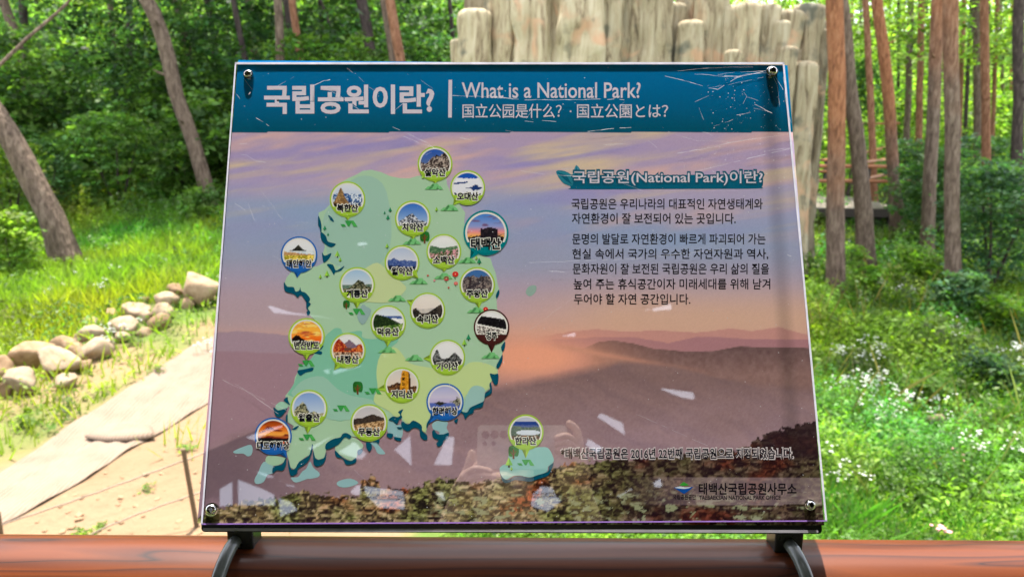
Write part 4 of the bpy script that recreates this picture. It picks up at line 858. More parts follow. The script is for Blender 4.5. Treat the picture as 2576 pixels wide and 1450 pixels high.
flat([(cat(ygr, 3), YGc), (cat(K('A', [(900, 1240), (1120, 1062), (1230, 1100), (1400, 1250), (1442, 1320), (1300, 1440), (1100, 1445), (960, 1420)]), 3), (198, 214, 164)), (cat(K('B', [(340, 1010), (440, 920), (620, 890), (760, 1010), (900, 1080), (1100, 1120), (1140, 1200), (980, 1300), (700, 1320), (520, 1200), (320, 1080)]), 3), (156, 200, 184))], 6, 'province_shapes')
flat([(cat(K('B', [(2020, 1245), (2030, 1120), (2080, 1010), (2140, 980), (2215, 1005), (2225, 1060), (2215, 1130), (2160, 1160), (2080, 1198), (2050, 1240)]), 3), (158, 198, 196)), (cat(K('B', [(960, 300), (1010, 180), (1050, 200), (1100, 235), (1060, 330), (1010, 380)]), 2), (150, 180, 182))], 7, 'province_shapes')
flat([(cat(K('D', [(1082, 902), (1110, 868), (1160, 840), (1185, 745), (1300, 700), (1450, 690), (1540, 688), (1582, 720), (1617, 800), (1610, 842), (1562, 882), (1552, 932), (1462, 962), (1382, 987), (1292, 970), (1222, 972), (1152, 1007), (1102, 982)]), 3), (142, 196, 196))], 7, 'southern_island_shape')
flat([(cat([(1322, 735), (1330, 720), (1348, 718), (1346, 735), (1332, 745)], 3), (150, 178, 170))], 1, 'island_shapes')

# small icons
def mtn(k, x, y, dark, s=1.0):
    (X0, Y0), = K(k, [(x, y)]); q = lambda a, b_: (X0+a*s, Y0+b_*s)
    if dark:
        c1, c2 = (60, 160, 80), (80, 178, 90)
        flat([([q(-21, -6), q(-11, -6), q(-7, 0), q(-16, 0)], c1), ([q(-10, -15), q(9, -15), q(2, -1), q(-2, -1)], c1), ([q(4, -15), q(12, -15), q(22, 0), q(12, 0)], c2)], 9, 'mountain_icon')
    else:
        flat([([q(-23, 0), q(-14, -8), q(-9, -8), q(-2, -15), q(10, -15), q(14, -9), q(17, -9), q(24, 0)], (122, 198, 130)), ([q(-2, -15), q(1, -10), q(-6, 0), q(-14, 0)], (96, 178, 112)), ([q(10, -8), q(14, 0), q(6, 0)], (90, 172, 108))], 9, 'mountain_icon')
for k, x, y in (('A', 1717, 330), ('A', 1870, 540), ('A', 1500, 873), ('A', 2047, 1058), ('A', 1810, 1215), ('A', 1565, 1265), ('A', 1350, 1435), ('B', 1255, 657), ('B', 1520, 735), ('B', 2135, 262), ('B', 2278, 712)): mtn(k, x, y, False)
for k, x, y in (('A', 877, 697), ('B', 955, 280), ('B', 455, 790), ('B', 1115, 1065), ('B', 800, 1235), ('C', 850, 620), ('D', 1340, 870)): mtn(k, x, y, True)
def fir(k, x, y, s, bright):
    (X0, Y0), = K(k, [(x, y)]); q = lambda a, b_: (X0+a*s, Y0+b_*s); c1, c2 = ((120, 190, 70), (170, 215, 80)) if bright else ((30, 130, 90), (50, 150, 105))
    flat([([q(0, -14), q(0, -3), q(-5, -3)], c2), ([q(0, -14), q(5, -3), q(0, -3)], c1), ([q(-1.3, -3), q(1.3, -3), q(1.3, 0), q(-1.3, 0)], (40, 40, 30))], 9, 'tree_icon')
for a in (('A', 1287, 557, .95), ('A', 1232, 577, .6), ('A', 1265, 635, 1), ('A', 640, 738, .95), ('A', 672, 790, .6), ('A', 2168, 1072, 1.2), ('B', 2062, 537, 1.2)): fir(*a, False)
for a in (('A', 764, 1005, 1.3), ('A', 792, 1047, .9), ('A', 662, 1200, 1.3), ('A', 597, 1216, .9), ('A', 1257, 916, 1), ('A', 1746, 550, .9), ('A', 2140, 1027, .8), ('A', 1612, 228, .8), ('B', 2022, 592, 1.3), ('D', 1175, 890, 1.9), ('D', 1200, 922, .8)): fir(*a, True)
def rtree(k, x, y, s):
    (X0, Y0), = K(k, [(x, y)]); q = lambda a, b_: (X0+a*s, Y0+b_*s)
    flat([(cat([q(-11, -16), q(-9, -26), q(0, -28), q(9, -26), q(12, -16), q(9, -5), q(0, -6), q(-9, -5)], 3), (40, 120, 50)), (cat([q(-11, -16), q(-9, -26), q(0, -27), q(0, -6), q(-9, -5)], 2), (60, 150, 55))], 9, 'round_tree_icon')
    flat([([q(-1.5, -20), q(1.5, -20), q(2.2, 1), q(-2.2, 1)], (120, 72, 42)), ([q(1, -10), q(6, -18), q(7, -17), q(1.5, -7)], (120, 72, 42)), ([q(-1, -9), q(-6, -16), q(-7, -15), q(-1.5, -6)], (120, 72, 42))], 10, 'tree_icon_stem')
rtree('A', 1628, 860, 1.05); rtree('B', 853, 222, .75); rtree('B', 965, 1062, 1.1); rtree('D', 1220, 800, 1.15)
def flw(k, x, y, s, c_=(214, 50, 50)):
    (X0, Y0), = K(k, [(x, y)]); q = lambda a, b_: (X0+a*s, Y0+b_*s)
    flat([(cat([q(-8, 0), q(-4, -6), q(4, -6), q(8, 0), q(4, 6), q(-4, 6)], 3), c_), ([q(-.6, 6), q(.6, 6), q(.6, 13), q(-.6, 13)], (50, 110, 60)), ([q(-5, 7), q(0, 10), q(-1, 12)], (50, 110, 60))], 9, 'flower_icon')
    flat([([q(-2, 0), q(0, -2), q(2, 0), q(0, 2)], (250, 190, 150))], 10, 'flower_icon_centre')
for a in (('A', 1932, 1167, 1), ('A', 1843, 1210, .85, (214, 60, 80)), ('A', 1937, 1258, .65, (226, 110, 110)), ('A', 1865, 1300, .3), ('A', 1660, 1180, .3), ('A', 1725, 1230, .35, (232, 150, 160)), ('B', 2232, 225, .8)): flw(*a)

# ---- lettering
def letter(body, x0, x1, y0, y1, colr, off, lay, name='lettering', parent=sign, res=3, shear=0):
    cu = bpy.data.curves.new('t', 'FONT'); cu.body = body; cu.resolution_u = res; cu.offset = off; cu.fill_mode = 'BOTH'; cu.shear = shear
    o = bpy.data.objects.new('t', cu); COL.objects.link(o)
    dg = bpy.context.evaluated_depsgraph_get(); dg.update(); me = bpy.data.meshes.new_from_object(o.evaluated_get(dg))
    bpy.data.objects.remove(o); bpy.data.curves.remove(cu)
    n = len(me.vertices); co = np.empty(n*3); me.vertices.foreach_get('co', co); co = co.reshape(-1, 3)
    mn, mx_ = co.min(0), co.max(0)
    e = off/(mx_[1]-mn[1]+1e-9)*0
    Xp = x0+(co[:, 0]-mn[0])/(mx_[0]-mn[0])*(x1-x0); Yp = y1-(co[:, 1]-mn[1])/(mx_[1]-mn[1])*(y1-y0)
    q = Bn(Xp, Yp, WP+LAY*lay); me.vertices.foreach_set('co', q.astype(np.float32).ravel()); me.update()
    ca_ = me.color_attributes.new('Col', 'FLOAT_COLOR', 'POINT'); c4 = np.ones((n, 4), np.float32); c4[:, :3] = ink(colr); ca_.data.foreach_set('color', c4.ravel())
    me.materials.clear(); me.name = name
    return link(name, me, M_PRINT, parent)
WH = (214, 208, 222); BK = (24, 20, 30)
letter('국립공원이란?', 664, 1092, 213, 287, WH, .030, 2, 'title_lettering')
flat([([(1128, 201), (1137, 201), (1136, 296), (1127, 296)], WH)], 2, 'title_divider')
letter('What is a National Park?', 1161, 1611, 207, 247, WH, .011, 2, 'english_title_lettering')
letter('国立公园是什么？·', 1163, 1437, 261, 297, WH, .006, 2, 'chinese_title_lettering'); letter('国立公園とは？', 1451, 1680, 261, 297, WH, .006, 2, 'japanese_title_lettering')
# subtitle on its painted bar with two leaves
flat([(cat([(1432, 452), (1440, 444), (1500, 440), (1700, 440), (1905, 438), (1917, 445), (1919, 460), (1915, 470), (1900, 474), (1700, 475), (1450, 476), (1435, 472)], 3), (10, 98, 128))], 2, 'subtitle_bar')
flat([(cat([(1398, 431), (1420, 430), (1440, 444), (1440, 466), (1428, 466), (1412, 456)], 3), (40, 128, 150)), (cat([(1450, 415), (1462, 432), (1464, 446), (1448, 448), (1440, 440), (1443, 428)], 3), (60, 140, 165))], 3, 'leaf_emblem')
flat([([(1400, 432), (1425, 441), (1438, 464), (1420, 452)], (16, 96, 124)), ([(1450, 416), (1453, 446), (1444, 442)], (20, 100, 130))], 4, 'leaf_vein')
letter('국립공원(National Park)이란?', 1436, 1922, 425, 471, (22, 92, 120), .075, 5, 'subtitle_outline'); letter('국립공원(National Park)이란?', 1440, 1918, 430, 466, WH, .012, 6, 'subtitle_lettering')
for t, a, b_, y in (('국립공원은 우리나라의 대표적인 자연생태계와', 1437, 1918, 513), ('자연환경이 잘 보전되어 있는 곳입니다.', 1438, 1850, 549.5), ('문명의 발달로 자연환경이 빠르게 파괴되어 가는', 1439, 1925, 601), ('현실 속에서 국가의 우수한 자연자원과 역사,', 1439, 1932, 639),
                    ('문화자원이 잘 보전된 국립공원은 우리 삶의 질을', 1440, 1934, 676), ('높여 주는 휴식공간이자 미래세대를 위해 남겨', 1442, 1937, 714), ('두어야 할 자연 공간입니다.', 1443, 1736, 752)):
    letter(t, a, b_, y-14, y+13.5, BK, .012, 2, 'body_lettering')
letter('*태백산국립공원은 2016년 22번째 국립공원으로 지정되었습니다.', 1408, 1997, 1123, 1156, (214, 206, 212), .070, 2, 'footnote_outline'); letter('*태백산국립공원은 2016년 22번째 국립공원으로 지정되었습니다.', 1411, 1994, 1126, 1153, (30, 30, 44), .020, 3, 'footnote_lettering')
letter('태백산국립공원사무소', 1757, 2003, 1213, 1243, BK, .024, 2, 'office_lettering'); letter('TAEBAEKSAN NATIONAL PARK OFFICE', 1758, 1963, 1244.5, 1255.5, (40, 34, 42), .022, 2, 'office_lettering'); letter('국립공원공단', 1692, 1750, 1242, 1255, (40, 34, 42), .028, 2, 'office_lettering')
flat([([(1694, 1224.5), (1744, 1223), (1736, 1230), (1726, 1237), (1720, 1241), (1712, 1236), (1702, 1230)], (20, 80, 165)), ([(1708, 1219), (1719, 1210.5), (1733, 1219), (1720, 1221)], (60, 160, 60))], 2, 'park_emblem')
flat([(cat([(1697, 1225), (1710, 1222), (1722, 1224), (1738, 1223.5), (1724, 1228), (1708, 1227)], 3), (205, 220, 235))], 3, 'park_emblem_wave')

# ---- pins with round pictures
LIME = (166, 206, 66); BLUE = (30, 104, 190); BROWN = (74, 34, 34); TEALR = (0, 132, 142)
def scene_pic(kind, n, seed):
    u = np.linspace(-1, 1, n); uu, vv = np.meshgrid(u, u)        # vv: up
    def R(base, amp, fr, s, peak=None):
        h = base+(fbm(uu*fr+seed*3.1, uu*0+s, 4, s)-.5)*amp*2
        if peak:
            for px_, ph, pw in peak: h = h+ph*np.exp(-np.abs((uu-px_)/pw)**1.6)
        return h
    nz = fbm(uu*9+seed, vv*9, 3, seed); nf = fbm(uu*18+seed, vv*18, 2, seed+5)
    def grad(a, b_): return mixc(np.broadcast_to(np.array(a, float), uu.shape+(3,)), np.array(b_, float), (1-vv)/2*1.3)
    def tex(c1, c2, k=4): return mixc(np.broadcast_to(np.array(c1, float), uu.shape+(3,)), np.array(c2, float), (nz*.5+nf*.5-.42)*k)
    def over(img, h, lay_): return np.where((vv < h)[..., None], lay_, img)
    I = grad((120, 160, 215), (225, 225, 230))
    if kind == 'crag': I = grad((40, 90, 190), (120, 130, 160)); I = over(I, R(.1, .5, 3, 2, [(-.1, .25, .3), (.7, .6, .5)]), tex((48, 38, 40), (190, 175, 165), 5))
    elif kind == 'cloudsea': I = grad((240, 240, 248), (225, 228, 240)); I = np.where((vv > .55+.1*nz)[..., None] & (vv < .95)[..., None], np.array((30, 90, 190.)), I); I = np.where((np.abs(vv-.35-.1*uu) < .06*(nz+.3)*(uu < 0))[..., None], np.array((20, 60, 130.)), I); I = np.where((np.abs(vv+.02) < .16*np.exp(-((uu-.5)/.3)**2)*nz*2)[..., None], np.array((30, 60, 120.)), I); I = over(I, R(-.42, .2, 2, 3), tex((24, 40, 80), (50, 70, 110)))
    elif kind == 'dome': I = grad((225, 228, 238), (170, 195, 230)); I = over(I, R(.35, .1, 2, 4), tex((30, 80, 150), (225, 232, 242), 6)); I = over(I, R(-.1, .15, 2, 5), tex((40, 70, 120), (220, 228, 240), 5)); I = over(I, R(-.4, .1, 3, 6, [(-.42, 1.05, .32)]), tex((120, 90, 60), (215, 175, 110), 3)); I = over(I, -.45-uu*.25, tex((30, 26, 26), (70, 58, 46)))
    elif kind == 'snow': I = grad((50, 110, 205), (180, 200, 225)); I = over(I, R(-.25, .15, 4, 7, [(-.1, .5, .5)]), tex((44, 50, 66), (225, 228, 238), 5))
    elif kind == 'sunset': I = stops((1-vv)*500, [(0, (60, 130, 215)), (350, (150, 160, 215)), (470, (235, 150, 160)), (600, (250, 190, 90)), (700, (240, 120, 50))]); I = mixc(I, np.array((120, 90, 130.)), (fbm(uu*2, vv*9, 3, 4)-.55)*5); I = over(I, np.where(np.abs(uu-.15) < .42, .30, -.02)-.15*np.abs(uu-.15)+(nf-.5)*.16-.05, tex((26, 22, 34), (60, 46, 54), 3))
    elif kind == 'beach': I = grad((236, 236, 240), (215, 225, 235)); I = over(I, R(.22, .04, 2, 8, [(-.05, .38, .25)]), tex((30, 34, 34), (60, 60, 50))); I = over(I, .2+0*uu, tex((200, 214, 225), (230, 236, 240))); I = over(I, .08-.1*uu+(nz-.5)*.1, tex((176, 130, 84), (210, 170, 120))); I = over(I, -.05+0*uu, tex((150, 140, 30), (250, 226, 110), 6))
    elif kind == 'blue': I = grad((180, 195, 225), (235, 232, 235)); I = over(I, R(.15, .18, 3, 9), tex((60, 84, 150), (120, 140, 190), 3)); I = over(I, R(-.25, .2, 3, 10), tex((30, 36, 60), (50, 60, 90), 3))
    elif kind == 'bloom': I = grad((240, 240, 244), (215, 225, 225)); I = over(I, R(.3, .15, 2, 11), tex((70, 110, 80), (130, 160, 120), 4)); I = over(I, .0+.15*uu+(nz-.5)*.2, tex((60, 90, 46), (236, 168, 186), 6))
    elif kind == 'green': I = grad((160, 195, 230), (230, 230, 226)); I = over(I, R(.0, .12, 3, 12), tex((90, 120, 110), (130, 150, 130))); I = over(I, R(-.2, .2, 3, 13, [(.1, .6, .35)]), tex((40, 46, 34), (140, 136, 110), 5)); I = over(I, R(-.45, .2, 3, 14), tex((40, 56, 28), (90, 110, 50), 4))
    elif kind == 'cliff': I = grad((60, 110, 180), (90, 120, 150)); I = over(I, R(.55, .3, 3, 15), tex((60, 54, 62), (150, 136, 130), 5)); I = mixc(I, np.array((44, 34, 44.)), np.clip((np.abs(uu+.45-.1*vv) < .07)*1.0+(np.abs(uu-.35) < .05), 0, 1)*.8*(vv < .5)); I = over(I, R(-.5, .3, 3, 16), tex((60, 66, 34), (120, 120, 60), 4))
    elif kind == 'mist': I = grad((238, 232, 228), (224, 212, 206)); I = over(I, R(.1, .06, 3, 17), tex((196, 190, 188), (214, 206, 200))); I = over(I, R(-.35, .15, 3, 18, [(-.75, .5, .35), (.8, .7, .6)]), tex((34, 32, 34), (84, 74, 68), 4)); I = over(I, R(-.5, .1, 3, 19), tex((120, 66, 40), (170, 100, 60), 4))
    elif kind == 'ridge': I = grad((214, 226, 240), (240, 242, 246)); I = over(I, R(.45, .08, 4, 20), tex((60, 90, 160), (110, 140, 190))); I = over(I, R(.28, .05, 2, 21), tex((235, 238, 242), (248, 248, 250))); I = over(I, .35-.28*uu-.2*(uu > 0)*uu, tex((26, 44, 26), (60, 84, 44), 3)); I = over(I, -.15+.15*uu, tex((60, 100, 40), (160, 186, 100), 5))
    elif kind == 'fire': I = stops((1-vv)*500, [(0, (226, 140, 60)), (300, (250, 190, 70)), (600, (244, 110, 30)), (760, (200, 50, 30))]); I = mixc(I, np.array((250, 220, 120.)), (fbm(uu*2, vv*8, 4, 6)-.5)*5); I = mixc(I, np.array((190, 90, 60.)), (fbm(uu*2+4, vv*8, 4, 7)-.55)*5); I = over(I, R(-.35, .1, 3, 22, [(-.55, .42, .4)]), tex((20, 12, 16), (40, 22, 24), 3)); I = over(I, R(-.6, .06, 4, 23), tex((60, 30, 50), (90, 40, 60)))
    elif kind == 'autumn': I = grad((236, 236, 240), (220, 220, 226)); I = over(I, R(.35, .15, 3, 24, [(.1, .3, .3)]), tex((120, 100, 130), (160, 130, 120), 3)); I = over(I, R(.1, .2, 3, 25, [(-.7, .7, .5), (.8, .3, .4)]), tex((150, 30, 30), (226, 130, 60), 6)); I = over(I, -.1+0*uu, tex((80, 50, 34), (226, 196, 170), 7)); I = np.where(((np.abs(uu) < .22) & (np.abs(vv-.1) < .08))[..., None], np.array((110, 70, 60.)), I)
    elif kind == 'temple': I = grad((236, 236, 240), (236, 236, 240)); I = np.where((vv < .75-.25*(uu+1)*.6)[..., None] & (vv > -.0-.2*uu)[..., None], tex((16, 14, 20), (40, 36, 44), 3), I); I = np.where((vv < 0-.2*uu)[..., None], tex((70, 60, 58), (240, 236, 232), 8), I); I = np.where((np.abs(vv+.02+.2*uu) < .05)[..., None], np.array((240, 238, 236.)), I)
    elif kind == 'crag2': I = grad((236, 236, 240), (222, 226, 232)); I = over(I, R(-.2, .15, 3, 26, [(-.65, .75, .22), (.45, .45, .35)]), tex((30, 32, 34), (130, 132, 134), 5)); I = over(I, R(-.6, .1, 3, 27), tex((22, 28, 22), (50, 54, 44), 4))
    elif kind == 'stele':
        I = grad((216, 212, 214), (232, 214, 196)); I = over(I, R(-.05, .1, 3, 28, [(-.3, .2, .3)]), tex((60, 40, 34), (150, 104, 60), 5))
        e = ((uu-.22)/(.33-.08*vv))**2+((vv-.1)/.95)**4 < 1; I = np.where(e[..., None], tex((206, 136, 30), (246, 190, 70), 3), I); e2 = e & (uu > .42); I = np.where(e2[..., None], np.array((70, 40, 24.)), I)
        I = np.where((e & (np.abs(uu-.1) < .09) & (np.mod(vv*3.2, 1) < .55) & (nf > .5))[..., None], np.array((50, 28, 16.)), I)
    elif kind == 'sea': I = stops((1-vv)*500, [(0, (170, 176, 222)), (350, (206, 200, 226)), (520, (190, 180, 220)), (540, (90, 110, 190)), (1000, (50, 90, 170))]); I = np.where((np.abs(vv+.08) < .10*np.exp(-((uu+.3)/.25)**2)*nz*2)[..., None], np.array((50, 50, 50.)), I); I = np.where((np.abs(vv-.02) < .22*np.exp(-((uu-.75)/.22)**2)*nz*2)[..., None], tex((60, 60, 56), (170, 166, 150), 5), I); I = over(I, R(-.6, .15, 4, 29), tex((20, 30, 40), (40, 50, 50)))
    elif kind == 'peak': I = grad((130, 165, 225), (206, 218, 232)); I = over(I, R(-.25, .2, 4, 30, [(-.4, .6, .35)]), tex((44, 50, 40), (190, 186, 150), 6))
    elif kind == 'reed': I = grad((200, 196, 206), (220, 214, 214)); I = over(I, R(.2, .06, 3, 31, [(.2, .3, .6)]), tex((56, 46, 44), (90, 74, 64), 3)); I = over(I, -.0+.15*uu, tex((120, 84, 50), (232, 196, 150), 7))
    elif kind == 'dusk': I = stops((1-vv)*500, [(0, (120, 40, 20)), (250, (226, 110, 30)), (450, (250, 180, 80)), (560, (170, 70, 40))]); I = mixc(I, np.array((120, 40, 30.)), (fbm(uu*2, vv*7, 3, 8)-.5)*5); I = over(I, R(-.1, .1, 3, 32), tex((14, 12, 18), (30, 24, 30))); I = np.where(((np.abs(vv+.45) < .12*(nz+.3)) & (uu > .1))[..., None], np.array((226, 90, 40.)), I)
    elif kind == 'crater': I = grad((200, 205, 226), (190, 196, 220)); I = over(I, R(.68, .04, 2, 33), tex((40, 70, 150), (60, 90, 160), 2)); I = over(I, R(.35, .1, 3, 34), tex((60, 84, 80), (110, 130, 110), 4)); e = ((uu-.15)/.75)**2+((vv+.02)/.17)**2 < 1; I = np.where(e[..., None], np.array((214, 224, 240.)), I); I = over(I, R(-.2, .1, 4, 35), tex((60, 40, 34), (140, 100, 70), 5))
    return np.clip(I, 0, 255)
def pin(cx_, cy_, r_, colr, name, tail, kind, seed, tw=None, light=False, ty=None, capf=.42):
    root = empty('park_pin', (0, 0, 0)); root.parent = sign
    n = 46; img = scene_pic(kind, n, seed); uu, vv = np.meshgrid(np.linspace(-1, 1, n), np.linspace(-1, 1, n))
    rp = r_*.90; Xp = cx_+uu*rp; Yp = cy_-vv*rp; w = WP+LAY*11; q = Bn(Xp, Yp, w).reshape(-1, 3)
    idx = np.arange(n*n).reshape(n, n); Fq = np.stack([idx[:-1, :-1], idx[:-1, 1:], idx[1:, 1:], idx[1:, :-1]], -1).reshape(-1, 4)
    rr = (uu**2+vv**2).reshape(-1); keep = (rr[Fq].max(1) <= 1.0) & (vv.reshape(-1)[Fq].min(1) >= -capf*1.25)
    q -= 0
    mesh('round_picture', q, Fq[keep], M_PRINT, root, vcol=ink(img).reshape(-1, 3))
    def circ(rad_, nn=44): return [(cx_+math.cos(a)*rad_, cy_+math.sin(a)*rad_) for a in np.linspace(0, 2*math.pi, nn, endpoint=False)]
    dk = tuple(c_*.72 for c_ in colr)
    d = Vector((tail[0]-cx_, tail[1]-cy_)).normalized(); pe = Vector((-d.y, d.x)); b0 = Vector((cx_, cy_))+d*r_*.90
    tl = [((b0+pe*r_*.26)[:], (tail[0], tail[1]), tuple(b0), ), ]
    flat([([tuple(b0-pe*r_*.24), tuple(b0), tail], colr), ([tuple(b0), tuple(b0+pe*r_*.24), tail], dk)], 9.4, 'pin_tail', root)
    flat([(circ(r_), colr)], 10, 'pin_disc', root)
    # pale inner ring and coloured cap drawn over the picture
    def ann(r0, r1, c_, lay, a0=0, a1=2*math.pi, nn=48):
        V = []; 
        for k in range(nn+1):
            a = a0+(a1-a0)*k/nn; V += [B(cx_+math.cos(a)*r0, cy_+math.sin(a)*r0, WP+LAY*lay), B(cx_+math.cos(a)*r1, cy_+math.sin(a)*r1, WP+LAY*lay)]
        return mesh('pin_ring', V, [(2*k, 2*k+2, 2*k+3, 2*k+1) for k in range(nn)], M_PRINT, root, vcol=np.tile(ink(c_), (len(V), 1)))
    ann(r_*.83, r_*.915, (226, 226, 222), 12)
    a_ = math.asin(capf+.03); cp = [(cx_+math.cos(t)*r_*.925, cy_+math.sin(t)*r_*.925) for t in np.linspace(a_, math.pi-a_, 20)]
    flat([(cp, colr)], 13, 'pin_cap', root)
    tw = tw or r_*1.20; ty = ty or cy_+r_*.49; hh_ = 10.5 if r_ < 50 else 15
    letter(name, cx_-tw/2-2, cx_+tw/2+2, ty-hh_-1.6, ty+hh_+1.6, (232, 232, 226), .085, 14, 'name_outline', root, 2); letter(name, cx_-tw/2, cx_+tw/2, ty-hh_+.4, ty+hh_-.4, (18, 20, 30), .038, 15, 'name_lettering', root, 2)
PINS = [(1094, 412, 44, LIME, '설악산', (1094, 462), 'crag'), (1176, 472, 44, LIME, '오대산', (1139, 516), 'cloudsea'), (874, 501, 45, LIME, '북한산', (874, 554), 'dome'), (1038, 549, 45, LIME, '치악산', (1038, 602), 'snow'),
        (1222, 585, 57, TEALR, '태백산', (1182, 651), 'sunset'), (752, 640, 46, BLUE, '태안해안', (747, 698), 'beach'), (1011, 660, 44, LIME, '월악산', (1052, 700), 'blue'), (1116, 632, 44, LIME, '소백산', (1116, 684), 'bloom'),
        (898, 716, 45, LIME, '계룡산', (897, 776), 'green'), (1200, 716, 45, LIME, '주왕산', (1204, 775), 'cliff'), (1075, 780, 45, LIME, '속리산', (1022, 754), 'mist'), (976, 812, 45, LIME, '덕유산', (974, 872), 'ridge'),
        (771, 845, 46, LIME, '변산반도', (770, 905), 'fire'), (875, 881, 45, LIME, '내장산', (840, 930), 'autumn'), (1236, 822, 45, BROWN, '경주', (1236, 886), 'temple'), (1125, 898, 45, LIME, '가야산', (1064, 901), 'crag2'),
        (1011, 968, 45, LIME, '지리산', (948, 978), 'stele'), (1119, 1010, 47, BLUE, '한려해상', (1078, 1064), 'sea'), (777, 1026, 47, LIME, '월출산', (773, 1090), 'peak'), (928, 1062, 47, LIME, '무등산', (930, 1108), 'reed'),
        (687, 1096, 47, BLUE, '다도해해상', (722, 1152), 'dusk'), (1322, 1086, 45, LIME, '한라산', (1322, 1152), 'crater')]
for i, (a, b_, r_, c_, nm, tl, kd) in enumerate(PINS):
    tw = {2: 28, 3: 54, 4: 63, 5: 82}[len(nm)]
    if r_ > 50: tw = 76
    pin(a, b_, r_, c_, nm, tl, kd, i+1, tw)

# ---- acrylic sheet in front, with bright sawn edges
TL, TR, BR, BL = [Vector(B(*p)) for p in ((591, 157), (1972, 157), (2080, 1310), (505, 1318))]
acv = [TL, TR, BR, BL]
mesh('acrylic_sheet', [tuple(p) for p in acv], [(3, 2, 1, 0)], M_ACR, sign)
def edge(a, b_, w0, name, mat, inset):
    d = (b_-a).normalized(); nin = Vector((0, 0, 1)).cross(d)
    v = [a, b_, b_+nin*w0, a+nin*w0, a+Vector((0, 0, -.0016)), b_+Vector((0, 0, -.0016))]
    v = [Vector(p)+Vector((0, 0, .0003)) for p in v[:4]]+[v[4], v[5]]
    mesh(name, [tuple(p) for p in v], [(0, 1, 2, 3), (1, 0, 4, 5)], mat, sign)
edge(TR, TL, .0026, 'acrylic_edge', M_EDGE, 0); edge(TL, BL, .0017, 'acrylic_edge', M_EDGE, 0); edge(BR, TR, .0020, 'acrylic_edge', M_EDGE, 0); edge(BL, BR, .0012, 'acrylic_edge', M_EDGEP, 0)

# bolts
def bolt(px, py, s_, kind):
    c_ = Vector(B(px, py, 0.001)); root = empty('bolt', c_); root.parent = sign
    MB().tube([(0, 0, -.006), (0, 0, .0012), (0, 0, .0016)], [s_*1.25, s_*1.25, s_*1.1], 20).build('washer', M_STEEL, root, True)
    pr_ = [(s_*.98, .0012), (s_*1.0, .0026), (s_*.9, .0042), (s_*.6, .0052), (s_*.52, .0053)]
    MB().tube([(0, 0, z) for _, z in pr_], [r__ for r__, _ in pr_], 20, False).build('bolt_head', M_STEEL, root, True)
    a = [(math.cos(k*math.pi/3)*s_*.52, math.sin(k*math.pi/3)*s_*.52) for k in range(6)]
    MB().add([(x, y, .0053) for x, y in a]+[(x*.9, y*.9, .0028) for x, y in a], [(k, (k+1) % 6, 6+(k+1) % 6, 6+k) for k in range(6)]+[tuple(range(6, 12))]).build('hex_socket', M_BLACK if kind else M_STEEL, root)
    return root
bolt(624, 187, .0042, 0).scale = (1, 1, .55); bolt(1941, 181, .0050, 1); bolt(533, 1280, .0052, 0); bolt(2036, 1268, .0042, 1)

# scratches, cobweb threads and dust on the acrylic
sc_ = MB()
def scratch(pts, w=.5, jit=.4):
    w = w*.55
    pts = [np.array(p, float) for p in pts]; L = []
    for a, b_ in zip(pts[:-1], pts[1:]):
        n_ = max(2, int(np.linalg.norm(b_-a)/14)); L += [a+(b_-a)*k/n_+RNG.normal(size=2)*jit for k in range(n_)]
    L.append(pts[-1])
    for k, (a, b_) in enumerate(zip(L[:-1], L[1:])):
        if random.random() < .12: continue
        d = (b_-a)/(np.linalg.norm(b_-a)+1e-6); nn = np.array((-d[1], d[0]))*w*random.uniform(.3, 1.1)
        sc_.add([B(*(a-nn), .0004), B(*(b_-nn), .0004), B(*(b_+nn), .0004), B(*(a+nn), .0004)][::-1], [(0, 1, 2, 3)])
def XY(ox, oy, s_, pts): return [(ox+s_*x, oy+s_*y) for x, y in pts]
c1 = (556, 130.8, .2933); c2 = (1243, 130.8, .3175)
for pts, w in ([(490, 290), (560, 250), (625, 212)], .5), ([(790, 290), (880, 250), (935, 238)], 1.2), ([(1080, 140), (1180, 215), (1270, 300), (1350, 360)], .45), ([(900, 310), (1010, 375), (1110, 450), (1180, 490)], .9), \
        ([(300, 565), (360, 600), (410, 635)], .9), ([(1470, 645), (1600, 700), (1760, 775), (1840, 830)], .8), ([(1560, 720), (1700, 780), (1800, 810)], .6), ([(90, 785), (150, 790), (225, 782)], .6), ([(105, 865), (220, 885), (300, 935), (380, 945)], .7), \
        ([(65, 1262), (160, 1325), (255, 1385)], .8), ([(235, 1300), (270, 1400), (285, 1440)], .6), ([(340, 1180), (430, 1300), (520, 1430)], .45), ([(2050, 735), (2130, 750)], 1.1), ([(1980, 376), (2200, 380), (2560, 408)], .7), ([(110, 340), (160, 400)], .5), ([(195, 225), (265, 320)], .5), ([(235, 365), (250, 345)], 1.4): scratch(XY(*c1, pts), w)
